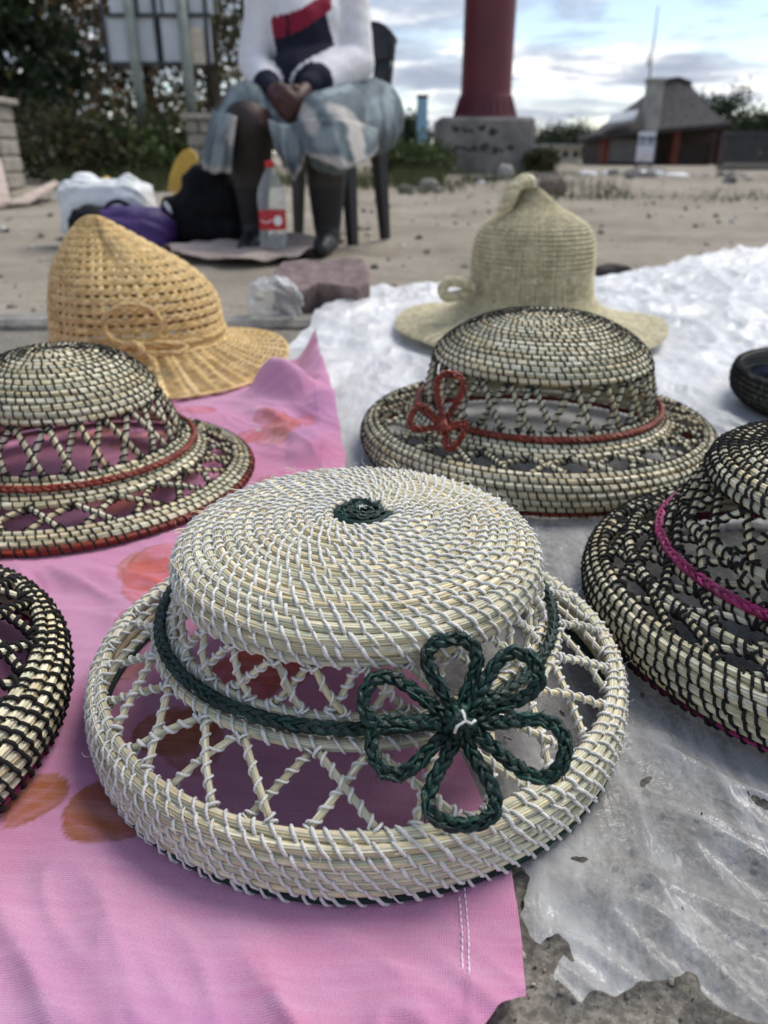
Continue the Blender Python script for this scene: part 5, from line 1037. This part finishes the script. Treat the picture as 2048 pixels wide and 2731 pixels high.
h5 = coiled_hat('black-stitched straw hat brim with magenta bottom coil, cut off at lower left', (*HATS[4][:2],.011),
    [(0,.135),(.05,.134),(.09,.130),(.112,.125),(.1185,.119),(.120,.110)], .0075, None,
    [[(.1335,.0690),(.1390,.0640)]],
    [((.1195,.107),(.1330,.0720),24,.8,.0022,.1), ((.1425,.0610),(.1690,.0480),24,.9,.0023,.35)],
    [(.1725,.0465),(.1785,.0425),(.1825,.0365),(.1845,.0290),(.1842,.0210),(.1825,.0130),(.1795,.0050)],
    ((.1390,.0715), MAGEN, BR, 2.0), 'black_thread', fine=True, tr=.0013, seg=.0065, stems=8, sp=.0088, rimcol=MAGEN, slant=.0036)
# upturned dark hat at the far right
def dark_hat():
    root = empty('upturned_hat', (*HATS[7][:2],.006), 'dark upturned coiled hat with navy lining, cut by the right edge', 'hat'); d = .0075; rows = []
    pr = [(.140,.005),(.150,.0095),(.1575,.016),(.1625,.023),(.1645,.0305),(.1650,.038),(.1640,.0455),(.1615,.053)]
    t = np.gradient(np.array(pr), axis=0); t /= np.linalg.norm(t, axis=1, keepdims=True)
    GR = STRAW*np.array((.22,.24,.28))
    for i, q in enumerate(pr):
        n_ = np.array((t[i][1], -t[i][0])); coil('coil', q, q, n_, n_, d, 6, .006, GR, root, i*1.9); rows.append((q,q,n_,n_,d,190,i*.6,.004,(0,0)))
    V, Q = stitch_rows(rows, .0011, 4); o = obj('stitching', mkmesh('stitching', V, Q), M['black_thread'], root); tag(o, kind='stuff')
    M['navy'] = mat('navy_cloth', (.008,.013,.030), .95, .4, 50, bump=1.0, bscale=90, spec=.08)
    th = np.linspace(0,2*PI,72,endpoint=False); rr = np.linspace(0,.157,26); R_, T_ = np.meshgrid(rr, th, indexing='ij')
    Xc, Yc = R_*np.cos(T_), R_*np.sin(T_); Zc = .040+.022*fbm(Xc*22, Yc*22, 5)-.012*sstep(.12,.157,R_)
    i = np.arange(25)[:,None]; j = np.arange(72)[None]; Q = np.stack([i*72+j,(i+1)*72+j,(i+1)*72+(j+1)%72,i*72+(j+1)%72],-1).reshape(-1,4)
    obj('lining', mkmesh('lining', np.stack([Xc,Yc,Zc],-1), Q), M['navy'], root)
dark_hat()

# ------------------------------------------------------------------ woven pointed hats
def woven_hat(name, label, loc, prof, deform, nrib, rows, ribw, rowr, cols, rz=0.0, skip=None, nb=60):
    """prof(s) -> r,z for s 0 (apex) .. 1 (brim edge); ribs run down, twined rows run round, the gaps between them stay open"""
    root = empty(name, loc, label, 'hat'); root.rotation_euler = (0,0,rz)
    s = np.linspace(.004, 1, nb)
    for i in range(nrib):
        th = (i+.12*rng.normal())*2*PI/nrib; r, z = prof(s); P = deform(np.stack([r*np.cos(th), r*np.sin(th), z], 1), s)
        out = np.stack([np.cos(th)+0*s, np.sin(th)+0*s, .6+0*s], 1)
        w = np.minimum(ribw(s), r*PI/nrib*1.25+.0006); prf = np.array([1,.9,1,.86,1,.9,1,.86])
        V, Q, T = tube(P, w, 8, up=out, prof=prf); # flatten radially
        Tn, N, B = frames(P, False, out); D = V[:-2].reshape(nb,8,3)-P[:,None]; dn = (D*N[:,None]).sum(2, keepdims=True); D = D-dn*N[:,None]*.55; V[:-2] = (P[:,None]+D).reshape(-1,3)
        c = cols[rng.integers(len(cols))]*(.85+.3*rng.random()); obj('warp_rib', mkmesh('warp_rib', V, [Q, T], np.tile(c, (len(V),1))), M['tan_weave'], root)
    for k, sv in enumerate(rows):
        m = nrib*2; th = np.arange(m)*PI/nrib; r, z = prof(np.full(m, sv)); rr = rowr(sv)
        if r[0] < .004: continue
        wob = np.where(np.arange(m)%2 == k%2, 1, -1)*rr*.55
        P = deform(np.stack([(r+wob+rr*.6)*np.cos(th), (r+wob+rr*.6)*np.sin(th), z+wob*.4], 1), np.full(m, sv))
        for e in (0, 1):
            mb = MB()
        V, Q, _ = tube(P, rr, 6, closed=True, up=np.stack([np.cos(th), np.sin(th), .5+0*th], 1))
        c = cols[rng.integers(0, len(cols), m)]*(.85+.3*rng.random((m,1))); obj('weft_row', mkmesh('weft_row', V, Q, np.repeat(c, 6, 0)), M['tan_weave'], root)
    return root
TAN = np.array((1.18,1.25,1.36))*np.array([(.58,.38,.15),(.66,.45,.19),(.50,.31,.11),(.62,.43,.20),(.54,.35,.13),(.70,.50,.24)])
PALE = np.array([(.60,.53,.34),(.66,.60,.40),(.52,.46,.29),(.70,.63,.43),(.56,.51,.33)])
def mkprof(pts):
    P = spline(pts, 500); L = np.concatenate([[0], np.cumsum(np.hypot(*np.diff(P, axis=0).T))]); Ln = L/L[-1]
    return (lambda s: (np.interp(s, Ln, P[:,0]), np.interp(s, Ln, P[:,1]))), L[-1], lambda r0: None
p7, L7, _ = mkprof([(.0,.248),(.014,.244),(.038,.228),(.072,.200),(.110,.165),(.134,.125),(.142,.085),(.144,.060),(.152,.046),(.178,.032),(.218,.016),(.258,.006)])
def def7(P, s):
    x, y, z = P[:,0], P[:,1], P[:,2]; r = np.hypot(x, y); th = np.arctan2(y, x)
    x = x-.055*sstep(.10,.262,z)**1.2; z = z-.030*sstep(.02,.09,r)*(1-sstep(.09,.15,r))*np.exp(-((th+1.35)/.5)**2)*0
    dent = .022*np.exp(-((z-.19)/.04)**2)*np.exp(-((th+1.45)/.35)**2); k = 1-dent/np.maximum(r,.03); x = x*k; y = y*k
    z = z+.012*np.cos(th-.6)*sstep(.15,.25,r)+.006*np.sin(3*th)*sstep(.17,.25,r)
    return np.stack([x, y, z+.004], 1)
def rowset(L, spec):                                               # spec: (s0, s1, spacing in m)
    out = []
    for a, b, d in spec: out += list(np.arange(a, b, d/L))
    return out
r7 = []
for k in range(16):                                                # doubled rows with an open row between them on the crown
    c = .065+k*.0395
    if c < .64: r7 += [c, c+.0085, c+.017]
r7 += rowset(L7, [(.012,.06,.005),(.645,.70,.0042),(.70,.985,.0078),(.985,1.0,.0035)])
h7 = woven_hat('pointed_hat', 'golden tan pointed straw hat with open weave and straw bow', (*HATS[5][:2],.004), p7, def7, 54, r7, lambda s: .0047+.0013*sstep(.68,.78,s), lambda s: .0023, TAN)
def cord(root, name, pts, n, rad, cols, k=3, closed=False):
    P = spline(np.array(pts)-np.array(root.location), n); T, N, B = frames(P); mb = MB()
    for j in range(k):
        ph = np.arange(n)*.35+j*2*PI/k; V, Q, Tt = tube(P+rad*.7*(np.cos(ph)[:,None]*N+np.sin(ph)[:,None]*B), rad*.7, 5); mb.add(V, Q, Tt, cols[j%len(cols)])
    mb.build(name, M['tan_weave'], root)
y7 = 1.225
el = [at(285+62*math.cos(t), 702+44*math.sin(t), y7+.012*math.cos(t)-.02) for t in np.linspace(-PI*1.45, PI*.52, 16)]
cord(h7, 'bow_loop', el, 90, .0032, TAN, 4)
cord(h7, 'bow_tail', [at(u, v, y) for u, v, y in ((292,752,1.20),(330,742,1.20),(375,742,1.21),(402,748,1.215),(385,762,1.20),(330,762,1.19),(300,757,1.195))], 60, .0030, TAN, 4)
cord(h7, 'bow_tail', [at(u, v, y) for u, v, y in ((292,752,1.20),(322,770,1.185),(330,792,1.18),(318,803,1.17))], 40, .0030, TAN, 4)
cord(h7, 'knot', [at(u, v, y) for u, v, y in ((262,750,1.205),(285,742,1.19),(305,752,1.185),(300,768,1.185),(278,765,1.19))], 40, .0042, TAN, 4)
bt = np.linspace(-2.3, .9, 40); cord(h7, 'hat_cord', [np.array(h7.location)+def7(np.array([(.147*math.cos(t),.147*math.sin(t),.062)]), 0)[0] for t in bt], 120, .0036, TAN, 4)
p8, L8, _ = mkprof([(.0,.283),(.010,.278),(.022,.264),(.037,.247),(.056,.233),(.080,.220),(.102,.204),(.116,.176),(.120,.140),(.121,.100),(.127,.070),(.145,.050),(.180,.034),(.225,.020),(.262,.010),(.275,.006)])
def def8(P, s):
    x, y, z = P[:,0], P[:,1], P[:,2]; r = np.hypot(x, y); th = np.arctan2(y, x)
    t = sstep(.20,.283,z); x = x-.012*t-.012*sstep(.262,.283,z)
    z = z+.010*np.cos(2*th+.5)*sstep(.17,.26,r)+.006*np.cos(5*th)*sstep(.2,.26,r)
    return np.stack([x, y, z+.004], 1)
r8 = rowset(L8, [(.008,.10,.0036),(.10,.22,.0050),(.22,.50,.0088),(.50,.62,.0060),(.62,1.0,.0047)])
h8 = woven_hat('pointed_hat', 'pale green-grey straw hat with knobbed peak and wide brim on the white plastic', (*HATS[6][:2],.012), p8, def8, 84, r8, lambda s: .0026+.0030*sstep(.58,.8,s), lambda s: .0021, PALE, nb=70)
cord(h8, 'side_loop', [at(u, v, y) for u, v, y in ((1022,622,1.56),(1000,612,1.55),(972,608,1.55),(956,622,1.55),(962,640,1.55),(985,640,1.55),(1010,632,1.56))], 70, .0078, PALE, 5)
cord(h8, 'peak_curl', [at(u, v, y) for u, v, y in ((1146,396,1.61),(1130,392,1.60),(1112,406,1.59),(1100,428,1.585),(1092,452,1.59),(1090,474,1.60))], 60, .0105, PALE, 5)
